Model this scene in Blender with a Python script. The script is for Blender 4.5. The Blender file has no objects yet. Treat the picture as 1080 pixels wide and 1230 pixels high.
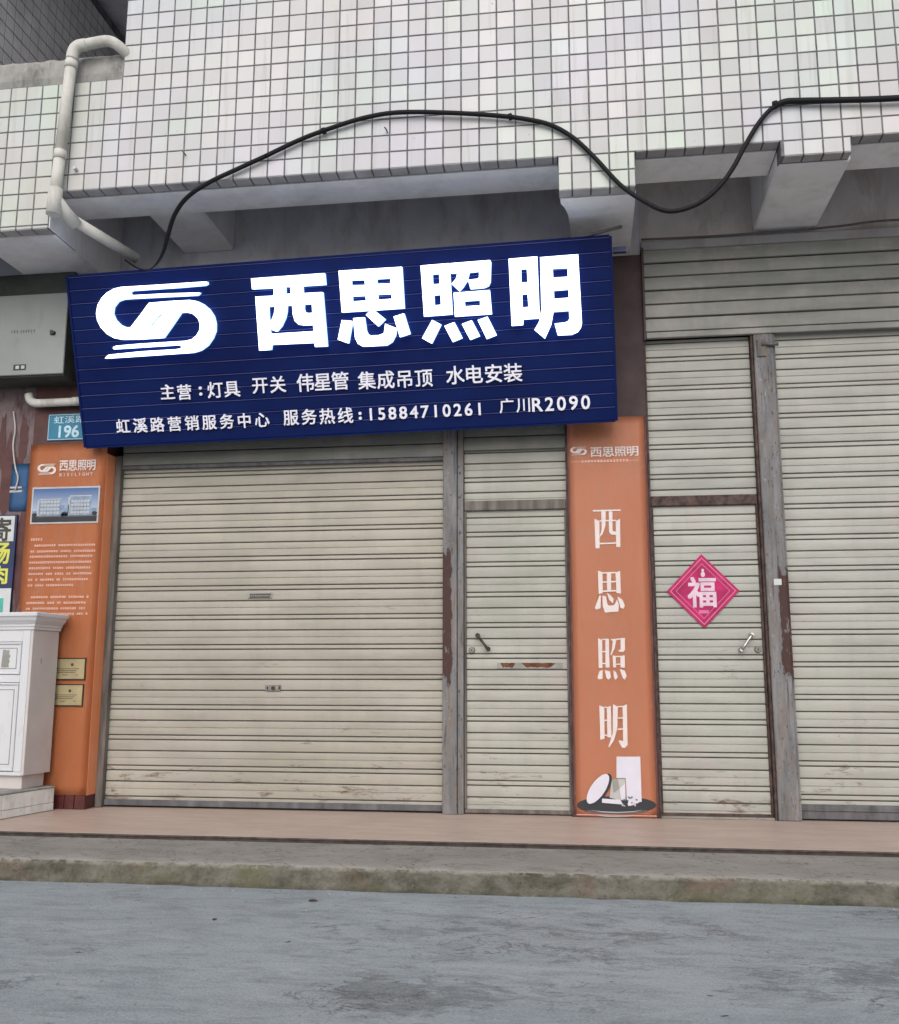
import bpy, bmesh, math, random
from mathutils import Vector, Matrix, noise
from mathutils.geometry import tessellate_polygon
random.seed(7)
S = bpy.context.scene
COL = S.collection
# ------------------------------------------------------------ camera
cam = bpy.data.cameras.new('camera'); cam.sensor_fit = 'HORIZONTAL'; cam.sensor_width = 36.0
cam.lens = 1172.77 / 1080 * 36; cam.clip_start = .05; cam.clip_end = 500
co = bpy.data.objects.new('camera', cam); COL.objects.link(co)
r, u, f = (Vector((0.99083, 0.13514, 0.00113)), Vector((0.02174, -0.16763, 0.98561)), Vector((-0.13338, 0.97654, 0.16903)))
m = Matrix(((r.x, u.x, -f.x, 2.8848), (r.y, u.y, -f.y, -5.6422), (r.z, u.z, -f.z, 0.8783), (0, 0, 0, 1)))
co.matrix_world = m; S.camera = co
# ------------------------------------------------------------ overcast daylight
w = bpy.data.worlds.new('World'); S.world = w; w.use_nodes = True
nt = w.node_tree; bg = nt.nodes['Background']
sky = nt.nodes.new('ShaderNodeTexSky'); sky.sky_type = 'NISHITA'; sky.sun_disc = False
SUN_EL, SUN_AZ = math.radians(36), math.radians(180)
sky.sun_elevation = SUN_EL; sky.sun_rotation = SUN_AZ; sky.air_density = 1.0; sky.dust_density = 3.0
hs = nt.nodes.new('ShaderNodeHueSaturation'); hs.inputs['Saturation'].default_value = .42
nt.links.new(sky.outputs[0], hs.inputs['Color']); nt.links.new(hs.outputs[0], bg.inputs[0])
bg.inputs[1].default_value = .1
sl = bpy.data.lights.new('sun', 'SUN'); sl.energy = .6; sl.angle = math.radians(60); sl.color = (1, .97, .93)
so = bpy.data.objects.new('sun', sl); COL.objects.link(so)
sd = Vector((math.sin(SUN_AZ) * math.cos(SUN_EL), math.cos(SUN_AZ) * math.cos(SUN_EL), math.sin(SUN_EL)))
so.rotation_euler = sd.to_track_quat('Z', 'Y').to_euler()
S.view_settings.view_transform = 'Standard'; S.view_settings.look = 'None'
S.view_settings.exposure = 0.68; S.view_settings.gamma = 1; S.view_settings.use_curve_mapping = False

# ------------------------------------------------------------ materials
def lin(c):
    return tuple(((v / 255) / 12.92 if v / 255 <= .04045 else ((v / 255 + .055) / 1.055) ** 2.4) for v in c)
class N:
    def __init__(s, name, rough=.7, spec=.4, metal=0):
        s.m = bpy.data.materials.new(name); s.m.use_nodes = True; s.t = s.m.node_tree
        s.b = s.t.nodes['Principled BSDF']; s.b.inputs['Roughness'].default_value = rough
        s.b.inputs['Specular IOR Level'].default_value = spec; s.b.inputs['Metallic'].default_value = metal
        s.geo = s.t.nodes.new('ShaderNodeNewGeometry'); s.pos = s.geo.outputs['Position']
    def L(s, a, b): s.t.links.new(a, b)
    def put(s, sock, v):
        if isinstance(v, bpy.types.NodeSocket): s.L(v, sock)
        elif isinstance(v, (tuple, list)) and len(v) == 3 and sock.type == 'RGBA': sock.default_value = (*v, 1)
        else: sock.default_value = v
    def scale(s, sx, sy, sz, loc=(0, 0, 0)):
        n = s.t.nodes.new('ShaderNodeMapping'); s.L(s.pos, n.inputs[0]); n.inputs['Scale'].default_value = (sx, sy, sz); n.inputs['Location'].default_value = loc
        return n.outputs[0]
    def noise(s, sc=(1, 1, 1), scale=5, detail=4, rough=.55, dist=0, loc=(0, 0, 0)):
        n = s.t.nodes.new('ShaderNodeTexNoise'); s.L(s.scale(*sc, loc), n.inputs['Vector'])
        n.inputs['Scale'].default_value = scale; n.inputs['Detail'].default_value = detail; n.inputs['Roughness'].default_value = rough; n.inputs['Distortion'].default_value = dist
        return n.outputs['Fac']
    def ramp(s, x, a, b, lo=0., hi=1.):
        n = s.t.nodes.new('ShaderNodeMapRange'); n.inputs[1].default_value = a; n.inputs[2].default_value = b; n.inputs[3].default_value = lo; n.inputs[4].default_value = hi
        s.L(x, n.inputs[0]); return n.outputs[0]
    def math(s, op, a, b=0., c=0.):
        n = s.t.nodes.new('ShaderNodeMath'); n.operation = op
        for i, v in enumerate((a, b, c)): s.put(n.inputs[i], v)
        return n.outputs[0]
    def mix(s, fac, a, b, mode='MIX'):
        n = s.t.nodes.new('ShaderNodeMix'); n.data_type = 'RGBA'; n.blend_type = mode
        s.put(n.inputs[0], fac); s.put(n.inputs[6], a); s.put(n.inputs[7], b); return n.outputs[2]
    def xyz(s):
        n = s.t.nodes.new('ShaderNodeSeparateXYZ'); s.L(s.pos, n.inputs[0]); return n.outputs
    def bump(s, h, strength=.3, dist=.01):
        n = s.t.nodes.new('ShaderNodeBump'); n.inputs['Strength'].default_value = strength; n.inputs['Distance'].default_value = dist
        s.L(h, n.inputs['Height']); s.L(n.outputs[0], s.b.inputs['Normal'])
    def col(s, c): s.put(s.b.inputs['Base Color'], c); return s.m
    def blob(s, x, z, rx, rz, ax=2):
        o = s.xyz(); a = s.math('DIVIDE', s.math('SUBTRACT', o[0], x), rx); b = s.math('DIVIDE', s.math('SUBTRACT', o[ax], z), rz)
        d = s.math('ADD', s.math('MULTIPLY', a, a), s.math('MULTIPLY', b, b)); return s.ramp(d, 1, 0, 0, 1)
def plain(name, c, rough=.6, spec=.4, metal=0, vary=.12, scale=9, streak=(1, 1, 1), bump=0.):
    n = N(name, rough, spec, metal)
    k = n.noise(streak, scale, 5)
    o = n.col(n.mix(n.ramp(k, .3, .7), tuple(v * (1 - vary) for v in c), tuple(min(1, v * (1 + vary)) for v in c)))
    if bump: n.bump(n.noise(streak, scale * 6, 4), bump, .004)
    return o
MT = {}
# glazed wall tile: each tile its own faint tint, weather streaks
n = N('glazed_tile', .3, .4)
sx = n.xyz(); cell = n.t.nodes.new('ShaderNodeTexWhiteNoise'); cm = n.t.nodes.new('ShaderNodeCombineXYZ')
for i, o in ((0, sx[0]), (2, sx[2])):
    n.L(n.math('FLOOR', n.math('DIVIDE', n.math('SUBTRACT', o, 5.345 if i == 2 else 0.), .115)), cm.inputs[i])
n.L(cm.outputs[0], cell.inputs[0])
real = n.pos; n.pos = cm.outputs[0]      # cell index: one tint for the whole tile
hue = n.noise((1, 1, 1), .13, 2, .6, 0, (3, 0, 1)); hue2 = n.noise((1, 1, 1), .10, 2, .6, 0, (9, 0, 7)); hue3 = n.noise((1, 1, 1), .17, 2, .5, 0, (19, 0, 3)); n.pos = real
c = n.mix(n.ramp(hue, .38, .62), (.505, .49, .575), (.49, .575, .505))
c = n.mix(n.ramp(hue2, .42, .64, 0, .8), c, (.60, .56, .565)); c = n.mix(n.ramp(hue3, .55, .7, 0, .6), c, (.52, .58, .60))
c = n.mix(n.ramp(cell.outputs[0], 0, 1, .0, .6), c, (.47, .46, .485))
g = n.noise((1, 1, .15), 2.2, 3, .5); c = n.mix(n.ramp(g, .45, .75, 0, .45), c, (.38, .365, .34)); g5 = n.noise((5, 1, .25), 3, 6, .65, 0, (3, 0, 9)); c = n.mix(n.ramp(g5, .55, .72, 0, .45), c, (.30, .28, .25))
low = n.ramp(sx[2], 4.5, 3.9, 0, 1); g3 = n.noise((1, 1, .5), 3.5, 4, .6, 0, (4, 0, 0))
c = n.mix(n.math('MULTIPLY', low, n.ramp(g3, .42, .68, .0, .45)), c, (.40, .375, .34))
wst = n.math('MULTIPLY', n.ramp(sx[0], .35, -.5, 0, 1), n.ramp(n.noise((1, 1, 1), 2.2, 5, .6), .4, .65)); c = n.mix(n.math('MULTIPLY', wst, .4), c, (.42, .385, .32))
spk = n.noise((1, 1, 1), 30, 2, .5); c = n.mix(n.ramp(spk, .735, .765, 0, .7), c, (.15, .14, .13))
n.col(c); n.L(n.ramp(cell.outputs[0], 0, 1, .32, .55), n.b.inputs['Roughness']); MT['tile'] = n.m
MT['grout'] = plain('dark_grout', (.15, .148, .155), .9, .1, vary=.35, scale=12, bump=.4)
# dim tile of the recess wall
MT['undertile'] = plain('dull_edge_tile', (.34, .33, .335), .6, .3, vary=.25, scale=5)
MT['dimtile'] = plain('grey_tile', (.60, .59, .60), .4, .4, vary=.15, scale=4)
def plaster(name, a, b, dirt, ds=.5, scale=3):
    n = N(name, .88, .2); k = n.noise((1, 1, 1), scale, 6, .6); c = n.mix(n.ramp(k, .35, .65), a, b)
    d = n.noise((1, 1, .35), scale * 1.6, 7, .7, .3, (5, 2, 1)); c = n.mix(n.ramp(d, .48, .72, 0, ds), c, dirt)
    h = n.noise((1, 1, 1), 26, 6, .65); c = n.mix(n.ramp(h, .66, .74, 0, .35), c, dirt)
    n.col(c); n.bump(h, .35, .006); return n.m
MT['soffit'] = plaster('white_soffit_plaster', (.76, .76, .78), (.83, .83, .85), (.50, .48, .46), .5)
MT['coping'] = plaster('raw_concrete', (.26, .26, .25), (.36, .35, .33), (.09, .09, .08), .8, 6)
MT['backwall'] = plaster('grey_painted_wall', (.62, .62, .68), (.72, .71, .76), (.36, .32, .31), .7)
MT['backwall2'] = plaster('brownish_painted_wall', (.60, .545, .53), (.70, .64, .62), (.34, .27, .24), .7)
MT['lintel'] = plaster('lintel_concrete', (.30, .29, .30), (.36, .35, .36), (.16, .14, .14), .5)
MT['pinkwall'] = plaster('faded_pink_plaster', (.15, .11, .115), (.21, .16, .165), (.045, .022, .024), .95, 6)
# pavement slab (ground tile), ledge, kerb and street
n = N('pink_beige_slab', .36, .35)
k = n.noise((.8, 1, 1), 2.2, 5, .6); c = n.mix(n.ramp(k, .3, .7), (.42, .315, .265), (.50, .39, .33))
k2 = n.noise((.5, 1.4, 1), 5, 8, .72, .3); c = n.mix(n.ramp(k2, .48, .72, 0, .5), c, (.34, .29, .265)); sp_ = n.noise((1, 1, 1), 120, 2, .5); c = n.mix(n.ramp(sp_, .62, .7, 0, .35), c, (.17, .13, .11)); c = n.mix(n.ramp(sp_, .38, .3, 0, .35), c, (.42, .36, .32))
k3 = n.noise((.6, 3, 1), 22, 3, .6); c = n.mix(n.ramp(k3, .68, .74, 0, .5), c, (.12, .08, .07))
n.col(c); n.bump(n.noise((1, 1, 1), 60, 3), .12, .003); n.L(n.ramp(k2, .3, .7, .32, .6), n.b.inputs['Roughness']); MT['slab'] = n.m
n = N('ledge_concrete', .9, .2)
k = n.noise((.5, 1, 1), 3.2, 7, .65, .3); c = n.mix(n.ramp(k, .3, .7), (.215, .20, .18), (.32, .30, .28))
k2 = n.noise((1, 1, 1), 45, 5, .7); c = n.mix(n.ramp(k2, .56, .72, 0, .6), c, (.12, .11, .095))
yy = n.xyz(); e = n.math('MULTIPLY', n.ramp(yy[1], -.62, -.76, 0, 1), n.ramp(n.noise((1, 1, 1), 12, 6, .7), .42, .62)); c = n.mix(n.math('MULTIPLY', e, .6), c, (.36, .34, .31))
cr = n.noise((1, 1, 1), 3.2, 5, .6, .6, (2, 8, 0)); c = n.mix(n.math('MULTIPLY', n.ramp(n.math('ABSOLUTE', n.math('SUBTRACT', cr, .5)), .002, .009, 1, 0), .6), c, (.08, .075, .065)); d9 = n.noise((.7, 1, 1), 7, 8, .75, .3, (3, 8, 0)); c = n.mix(n.ramp(d9, .5, .66, 0, .5), c, (.15, .14, .12))
rs = n.noise((.6, 1, 1), 2.1, 4, .6, 0, (7, 1, 0)); c = n.mix(n.ramp(rs, .6, .75, 0, .35), c, (.22, .14, .12))
n.col(c); n.bump(k2, .6, .008); MT['ledge'] = n.m
n = N('mossy_kerb_concrete', .95, .15)
k = n.noise((.8, 1, 1.2), 4, 8, .78, .3); c = n.mix(n.ramp(k, .38, .6), (.07, .066, .05), (.18, .168, .142))
k2 = n.noise((.8, 1, 1.4), 2.4, 7, .68, .3, (2, 2, 2)); c = n.mix(n.ramp(k2, .50, .64, 0, .65), c, (.12, .118, .062))
k4 = n.noise((.8, 1, 1), 3.1, 7, .7, .2, (12, 2, 5)); c = n.mix(n.ramp(k4, .55, .68, 0, .6), c, (.15, .095, .072))
k3 = n.noise((1, 1, 1), 34, 7, .75, .3); c = n.mix(n.ramp(k3, .56, .70, 0, .45), c, (.25, .235, .205)); c = n.mix(n.ramp(k3, .44, .33, 0, .65), c, (.05, .048, .036))
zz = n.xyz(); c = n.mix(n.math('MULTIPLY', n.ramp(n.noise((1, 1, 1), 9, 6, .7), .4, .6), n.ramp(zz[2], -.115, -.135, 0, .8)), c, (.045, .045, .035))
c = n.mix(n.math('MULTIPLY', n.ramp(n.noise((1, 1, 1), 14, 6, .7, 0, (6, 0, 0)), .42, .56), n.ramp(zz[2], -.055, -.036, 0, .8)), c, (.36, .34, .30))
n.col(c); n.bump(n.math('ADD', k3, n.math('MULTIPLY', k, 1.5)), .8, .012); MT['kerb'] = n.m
n = N('brushed_concrete_road', .58, .35)
k = n.noise((.6, 1, 1), 1.3, 6, .6, .4); c = n.mix(n.ramp(k, .3, .7), (.265, .305, .332), (.345, .382, .408))
k2 = n.noise((.5, 1.2, 1), 5, 10, .74, .6, (3, 1, 0)); c = n.mix(n.ramp(k2, .45, .68, 0, .5), c, (.44, .47, .49))
k6 = n.noise((.45, 1.4, 1), 8, 10, .76, .5, (8, 4, 0)); c = n.mix(n.ramp(k6, .47, .62, 0, .65), c, (.19, .215, .235))
ms = n.math('MAXIMUM', n.blob(3.95, -1.9, .8, .55, 1), n.math('MAXIMUM', n.blob(2.25, -2.3, .4, .2, 1), n.math('MAXIMUM', n.blob(4.3, -.95, .9, .16, 1), n.math('MULTIPLY', n.blob(2.9, -1.5, 1.3, .7, 1), .35))))
k3 = n.noise((.75, 1.15, 1), 9, 12, .80, .5, (1, 5, 0)); k9 = n.noise((.6, 1.1, 1), 2.6, 3, .5, 0, (5, 5, 0))
sc = n.ramp(n.math('ADD', n.math('ADD', n.math('MULTIPLY', k3, .8), n.math('MULTIPLY', k9, .3)), n.math('MULTIPLY', ms, .115)), .625, .70)
c = n.mix(n.math('MULTIPLY', sc, .55), c, (.115, .118, .122))
rg = n.noise((.7, 1.3, 1), 6, 6, .6, .9, (4, 8, 0)); wr = n.ramp(n.math('ABSOLUTE', n.math('SUBTRACT', rg, .5)), .004, .016, 1, 0)
wm = n.ramp(n.math('ADD', n.noise((.8, 1, 1), 2.1, 4, .6, 0, (6, 6, 0)), n.math('MULTIPLY', ms, .16)), .56, .64); c = n.mix(n.math('MULTIPLY', n.math('MULTIPLY', wr, wm), .75), c, (.07, .07, .073))
k5 = n.noise((.7, 1, 1), 2.0, 4, .6, 0, (11, 3, 0)); c = n.mix(n.ramp(k5, .55, .75, 0, .35), c, (.26, .25, .26))
k4 = n.noise((1, 1, 1), 90, 4, .7); c = n.mix(n.ramp(k4, .55, .68, 0, .45), c, (.12, .125, .13)); c = n.mix(n.ramp(k4, .46, .34, 0, .5), c, (.46, .47, .48)); k44 = n.noise((1, 1, 1), 210, 3, .7); c = n.mix(n.ramp(k44, .55, .68, 0, .5), c, (.09, .09, .095))
pit = n.noise((1, 1.4, 1), 11, 2, .5, 0, (2, 9, 0)); c = n.mix(n.ramp(pit, .775, .785, 0, .85), c, (.035, .035, .035))
n.col(c); n.bump(n.math('ADD', n.math('MULTIPLY', sc, -.6), n.math('ADD', k4, n.math('MULTIPLY', k2, .8))), .6, .009); MT['road'] = n.m
# shutters
def shutter(name, a, b, seed, lo=0):
    n = N(name, .5, .35); s = n.xyz()
    k = n.noise((.6, 1, .8), 1.4, 4, .55, .2, (seed, 0, seed)); c = n.mix(n.ramp(k, .3, .7), a, b)
    k2 = n.noise((.5, 1, 2.2), 3, 7, .65, 0, (0, 0, seed)); c = n.mix(n.ramp(k2, .46, .72, 0, .55), c, tuple(v * .66 for v in a))
    k3 = n.noise((1.2, 1, 1), 2.2, 6, .65, .2, (seed * 2, 0, 3)); c = n.mix(n.ramp(k3, .5, .7, 0, .5), c, (.38, .33, .32)); kg = n.noise((2.2, 1, .35), 2.4, 6, .65, 0, (seed, 5, seed)); c = n.mix(n.ramp(kg, .47, .7, 0, .55), c, tuple(v * .7 for v in b))
    low = n.ramp(s[2], .55, .0, 0, 1); k4 = n.noise((.5, 1, 2.2), 7, 7, .75, .3, (seed, 3, 0))
    c = n.mix(n.math('MULTIPLY', n.ramp(n.math('ADD', k4, n.math('MULTIPLY', low, .1)), .63, .73, 0, .85), n.ramp(s[2], 2.2, .3, .16, 1)), c, (.085, .038, .025))
    k5 = n.noise((1, 1, 1), 42, 3, .6, 0, (seed, 0, 1)); c = n.mix(n.ramp(k5, .74, .78, 0, .6), c, (.10, .08, .06))
    n.col(c); n.bump(n.noise((1, 1, 1), 3, 2), .25, .01); n.L(n.ramp(k2, .3, .7, .35, .55), n.b.inputs['Roughness']); return n.m
MT['sh1'] = shutter('cream_shutter_paint', (.33, .31, .26), (.41, .385, .33), 1)
MT['sh2'] = shutter('grey_cream_shutter_paint', (.345, .34, .30), (.42, .415, .37), 5)
MT['sh3'] = shutter('pale_grey_shutter_paint', (.34, .34, .305), (.415, .415, .375), 9)
MT['hood'] = shutter('dark_shutter_hood_paint', (.165, .17, .155), (.215, .22, .20), 13)
MT['joint'] = plain('painted_shade_in_shutter_joint', (.10, .092, .078), .9, .1, vary=.35, scale=7)  # dark colour on groove bottoms paints in the shade between slats
MT['lipdark'] = plain('dark_slab_edge', (.075, .062, .056), .8, .2, vary=.4, scale=20)
MT['railrust'] = plain('brown_rusty_steel', (.070, .045, .040), .75, .3, vary=.6, scale=25, bump=.4)
MT['railgrey'] = plain('grimy_grey_steel', (.10, .098, .105), .6, .4, vary=.4, scale=14, streak=(1, 1, .4), bump=.3)
MT['guide'] = plain('weathered_guide_steel', (.13, .115, .105), .7, .3, vary=.45, scale=10, streak=(2, 1, .3), bump=.3)
MT['darkgap'] = plain('dark_backing', (.03, .03, .03), .9, .1)
def post(name, x0, x1, seed, zlo, zhi, left):
    n = N(name, .7, .3); s = n.xyz(); t = n.ramp(s[0], x0, x1, 0, 1)
    k = n.noise((3, 1, .5), 4, 7, .65, .3, (seed, 0, 0)); c = n.mix(n.ramp(k, .32, .68), (.10, .104, .112), (.25, .245, .255))
    k2 = n.noise((4, 1, .45), 6, 7, .7, .4, (seed, 0, 2)); c = n.mix(n.ramp(k2, .46, .62, 0, .85), c, (.175, .145, .12)); k7 = n.noise((6, 1, .35), 9, 6, .7, .2, (seed, 6, 2)); c = n.mix(n.ramp(k7, .56, .66, 0, .8), c, (.065, .06, .06))
    side = n.ramp(t, .62, .35, 0, 1) if left else n.ramp(t, .38, .65, 0, 1)
    zz = n.math('MULTIPLY', n.ramp(s[2], zlo - .12, zlo + .08), n.ramp(s[2], zhi + .12, zhi - .08))
    k3 = n.noise((2.5, 1, .8), 7, 6, .7, .2, (seed, 4, 0))
    msk = n.ramp(n.math('ADD', n.math('MULTIPLY', n.math('MULTIPLY', side, zz), .30), n.math('ADD', n.math('MULTIPLY', k3, .6), n.math('MULTIPLY', n.noise((2.2, 1, .9), 17, 7, .75, .2, (seed, 9, 0)), .4))), .70, .735)
    c = n.mix(msk, c, (.060, .030, .026))
    k4 = n.noise((3, 1, 1), 22, 5, .7, 0, (seed, 0, 5)); c = n.mix(n.ramp(k4, .60, .66, 0, .85), c, (.05, .032, .028)); c = n.mix(n.ramp(k4, .36, .30, 0, .6), c, (.45, .43, .41))
    n.col(c); n.bump(n.math('ADD', n.math('MULTIPLY', msk, -1.), k4), .5, .006); return n.m
MT['post1'] = post('peeling_grey_post_paint', 1.934, 2.076, 2, .85, 1.75, True)
MT['post2'] = post('peeling_grey_brown_post_paint', 4.075, 4.215, 8, .85, 1.62, False)
# banner vinyl
def vinyl(name, a, b, seed):
    n = N(name, .42, .4); k = n.noise((1, 1, .6), 2.2, 4, .55, 0, (seed, 0, 0)); c = n.mix(n.ramp(k, .3, .7), a, b)
    k2 = n.noise((1, 1, .4), 9, 6, .7, 0, (seed, 1, 0)); c = n.mix(n.ramp(k2, .52, .75, 0, .45), c, (.68, .36, .25)); k3 = n.noise((1, 1, 1), 24, 5, .7, 0, (seed, 2, 0)); c = n.mix(n.ramp(k3, .66, .74, 0, .3), c, (.40, .17, .10))
    n.col(c); n.bump(n.noise((2.2, 1, .6), 2.5, 3, .5, .4), .45, .02); return n.m
MT['orange'] = vinyl('orange_banner_vinyl', (.68, .225, .090), (.74, .26, .115), 3)
MT['orange2'] = vinyl('faded_orange_banner_vinyl', (.76, .285, .155), (.82, .32, .18), 8)
MT['print_white'] = plain('white_print', (.66, .58, .56), .5, vary=.05)
MT['print_peach'] = plain('peach_print', (.85, .55, .45), .5, vary=.08)
MT['edge_pink'] = plain('faded_pink_hem', (.50, .26, .24), .6, vary=.15)
MT['red_paint'] = plain('oxblood_paint', (.075, .026, .024), .55, .4, vary=.35, scale=8, bump=.3)
MT['brown_paint'] = plain('dark_brown_wall_paint', (.065, .042, .045), .7, .3, vary=.3, scale=5, bump=.3)
MT['skirt'] = plain('oxblood_glazed_tile', (.085, .022, .02), .3, .5, vary=.35, scale=18)
# sign
n = N('blue_sign_cladding', .45, .10)
k = n.noise((.8, 1, 1.4), 1.5, 4, .6); c = n.mix(n.ramp(k, .3, .7), (.0025, .008, .062), (.004, .014, .090)); k2 = n.noise((.3, 1, 4), 9, 6, .7)
c = n.mix(n.ramp(k2, .55, .75, 0, .3), c, (.012, .016, .075)); n.col(c); n.bump(n.noise((.3, 1, 3), 14, 3), .08, .004); MT['blue'] = n.m
MT['bluelip'] = plain('painted_highlight_cladding_lip', (.075, .085, .26), .4, vary=.5, scale=2)  # paler blue paints the light caught along each board's lip
MT['whiteletter'] = plain('white_acrylic_letter', (.80, .80, .90), .4, vary=.05)
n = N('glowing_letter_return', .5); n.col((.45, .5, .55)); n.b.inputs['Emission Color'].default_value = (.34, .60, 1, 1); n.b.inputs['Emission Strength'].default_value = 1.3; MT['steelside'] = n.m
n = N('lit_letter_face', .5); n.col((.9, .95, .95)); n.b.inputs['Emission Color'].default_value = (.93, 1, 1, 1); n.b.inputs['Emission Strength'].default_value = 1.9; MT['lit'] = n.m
# misc
MT['pvc'] = plaster('aged_white_pvc', (.52, .51, .47), (.60, .59, .56), (.24, .22, .17), .5, 5)
n = N('black_cable_sheath', .6, .2); n.col((.008, .008, .010)); MT['cable'] = n.m
MT['wire'] = plain('grey_wire', (.10, .09, .09), .6)
MT['whitewire'] = plain('white_wire', (.45, .42, .40), .6)
n = N('grey_metal_box_paint', .5, .4); k = n.noise((1, 1, .8), 2.5, 5); c = n.mix(n.ramp(k, .3, .7), (.21, .23, .222), (.275, .29, .28)); k2 = n.noise((1, 1, .3), 9, 6, .7); c = n.mix(n.ramp(k2, .6, .8, 0, .4), c, (.11, .11, .10)); n.col(c); MT['box'] = n.m
MT['boxside'] = plain('shade_painted_box_side', (.045, .05, .045), .6, vary=.3)  # near-black colour stands in for shadow on the box sides
MT['black'] = plain('black_print', (.02, .022, .03), .5)
MT['ink'] = plain('faded_ink', (.05, .045, .035), .6)
MT['lgrey'] = plain('light_grey_print', (.42, .41, .40), .5)
MT['grey'] = plain('grey_print', (.11, .12, .13), .5)
MT['pale'] = plain('pale_lilac_print', (.60, .58, .66), .5, vary=.04)
MT['teal'] = plain('blue_enamel_plate', (.022, .16, .26), .4, vary=.15)
MT['platewhite'] = plain('plate_white', (.42, .60, .70), .45)
MT['bluead'] = plain('faded_blue_sheet', (.08, .20, .42), .55, vary=.25, scale=6)
MT['navy'] = plain('navy_sheet', (.018, .028, .09), .5, vary=.2)
MT['yellow'] = plain('yellow_print', (.55, .55, .09), .5)
MT['adwhite'] = plain('white_sheet', (.50, .52, .52), .5, vary=.1)
MT['adteal'] = plain('teal_print', (.06, .36, .30), .5)
n = N('white_cabinet_lacquer', .38, .45); k = n.noise((1, 1, .8), 2.4, 5); c = n.mix(n.ramp(k, .3, .7), (.56, .565, .59), (.62, .625, .645)); k2 = n.noise((1, 1, .4), 9, 7, .75); c = n.mix(n.ramp(k2, .57, .76, 0, .5), c, (.36, .33, .31)); n.col(c); n.bump(k2, .1, .003); MT['lacq'] = n.m
MT['lacqside'] = plain('yellowed_cabinet_side', (.52, .48, .465), .45, vary=.09, scale=4)
MT['groove'] = plain('grey_line', (.25, .25, .26), .8)  # even grey for the thin cabinet panel lines and the scratch
MT['whitetile'] = plaster('dirty_white_block_tile', (.66, .645, .62), (.74, .73, .71), (.30, .27, .24), .6, 8)
MT['gold'] = plain('tan_plaque', (.36, .30, .17), .4, vary=.15, scale=12)
MT['bluegrey'] = plain('bluish_building_print', (.20, .27, .38), .5, vary=.3, scale=30)
MT['frame'] = plain('dark_bronze_frame', (.035, .02, .012), .4)
MT['fured'] = plain('magenta_foil_paper', (.40, .012, .10), .5, .25, vary=.3, scale=14)
MT['fupink'] = plain('pink_line_print', (.56, .12, .26), .4, vary=.15)
MT['fuwhite'] = plain('pale_pink_print', (.62, .47, .56), .5, vary=.12, scale=20)
MT['chrome'] = plain('scuffed_chrome', (.55, .54, .52), .25, metal=.9)
MT['rust'] = plain('red_rust', (.13, .055, .03), .85, .2, vary=.45, scale=30, bump=.5)
MT['lock'] = plain('lock_steel', (.20, .19, .17), .4, metal=.4, vary=.3, scale=60)
MT['sticker'] = plain('grey_sticker', (.26, .255, .235), .7, vary=.15)
n = N('sky_blue_photo_print', .4, .4); s = n.xyz(); c = n.mix(n.ramp(s[2], 2.02, 2.23), (.45, .52, .62), (.05, .11, .27)); n.col(c); MT['photo'] = n.m

# ------------------------------------------------------------ object helpers
def link(o, parent=None):
    COL.objects.link(o)
    if parent is not None: o.parent = parent
    return o
def tag(o, label=None, cat=None, group=None, kind=None):
    if label: o['label'] = label
    if cat: o['category'] = cat
    if group: o['group'] = group
    if kind: o['kind'] = kind
    return o
def root(name, loc, label, cat, group=None):
    o = bpy.data.objects.new(name, None); o.location = loc; o.empty_display_size = .1; COL.objects.link(o)
    return tag(o, label, cat, group)
def base(parent):
    v = Vector((0, 0, 0)); p = parent
    while p is not None: v += p.location; p = p.parent
    return v
def emit(name, bm, mat, parent=None, smooth=False):
    """bm is in world coordinates; the parents are only ever translated (or local=True)"""
    bm.normal_update(); me = bpy.data.meshes.new(name); 
    if parent is not None: bmesh.ops.translate(bm, verts=bm.verts, vec=-base(parent))
    bm.to_mesh(me); bm.free()
    for mm_ in (mat if isinstance(mat, (list, tuple)) else [mat]): me.materials.append(mm_)
    if smooth:
        for p in me.polygons: p.use_smooth = len(p.vertices) == 4
    return link(bpy.data.objects.new(name, me), parent)
def add_box(bm, x0, x1, y0, y1, z0, z1, bev=0, seg=1, mi=0):
    M = Matrix.Translation(((x0 + x1) / 2, (y0 + y1) / 2, (z0 + z1) / 2)) @ Matrix.Diagonal((x1 - x0, y1 - y0, z1 - z0, 1))
    g = bmesh.ops.create_cube(bm, size=1, matrix=M); vs = g['verts']; fs = {f_ for v in vs for f_ in v.link_faces}
    for f_ in fs: f_.material_index = mi
    if bev:
        es = list({e_ for v in vs for e_ in v.link_edges}); bmesh.ops.bevel(bm, geom=es, offset=bev, segments=seg, affect='EDGES', profile=.6)
def box(name, x0, x1, y0, y1, z0, z1, mat, parent=None, bev=0, seg=1):
    bm = bmesh.new(); add_box(bm, x0, x1, y0, y1, z0, z1, bev, seg); return emit(name, bm, mat, parent)
def add_tube(bm, pts, r, seg=10, cap=True):
    pts = [Vector(p) for p in pts]; rings = []; up = Vector((0, 1, 0))
    for i, p in enumerate(pts):
        t = (pts[min(i + 1, len(pts) - 1)] - pts[max(i - 1, 0)]).normalized()
        a = t.cross(up); 
        if a.length < .1: a = t.cross(Vector((1, 0, 0)))
        a.normalize(); b = t.cross(a).normalized(); rr = r[i] if isinstance(r, (list, tuple)) else r
        rings.append([bm.verts.new(p + (a * math.cos(q) + b * math.sin(q)) * rr) for q in [2 * math.pi * k / seg for k in range(seg)]])
        up = up
    for A, B in zip(rings, rings[1:]):
        for k in range(seg):
            try: bm.faces.new((A[k], A[(k + 1) % seg], B[(k + 1) % seg], B[k]))
            except ValueError: pass
    if cap: bm.faces.new(rings[0][::-1]); bm.faces.new(rings[-1])
    bmesh.ops.recalc_face_normals(bm, faces=bm.faces)
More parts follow.
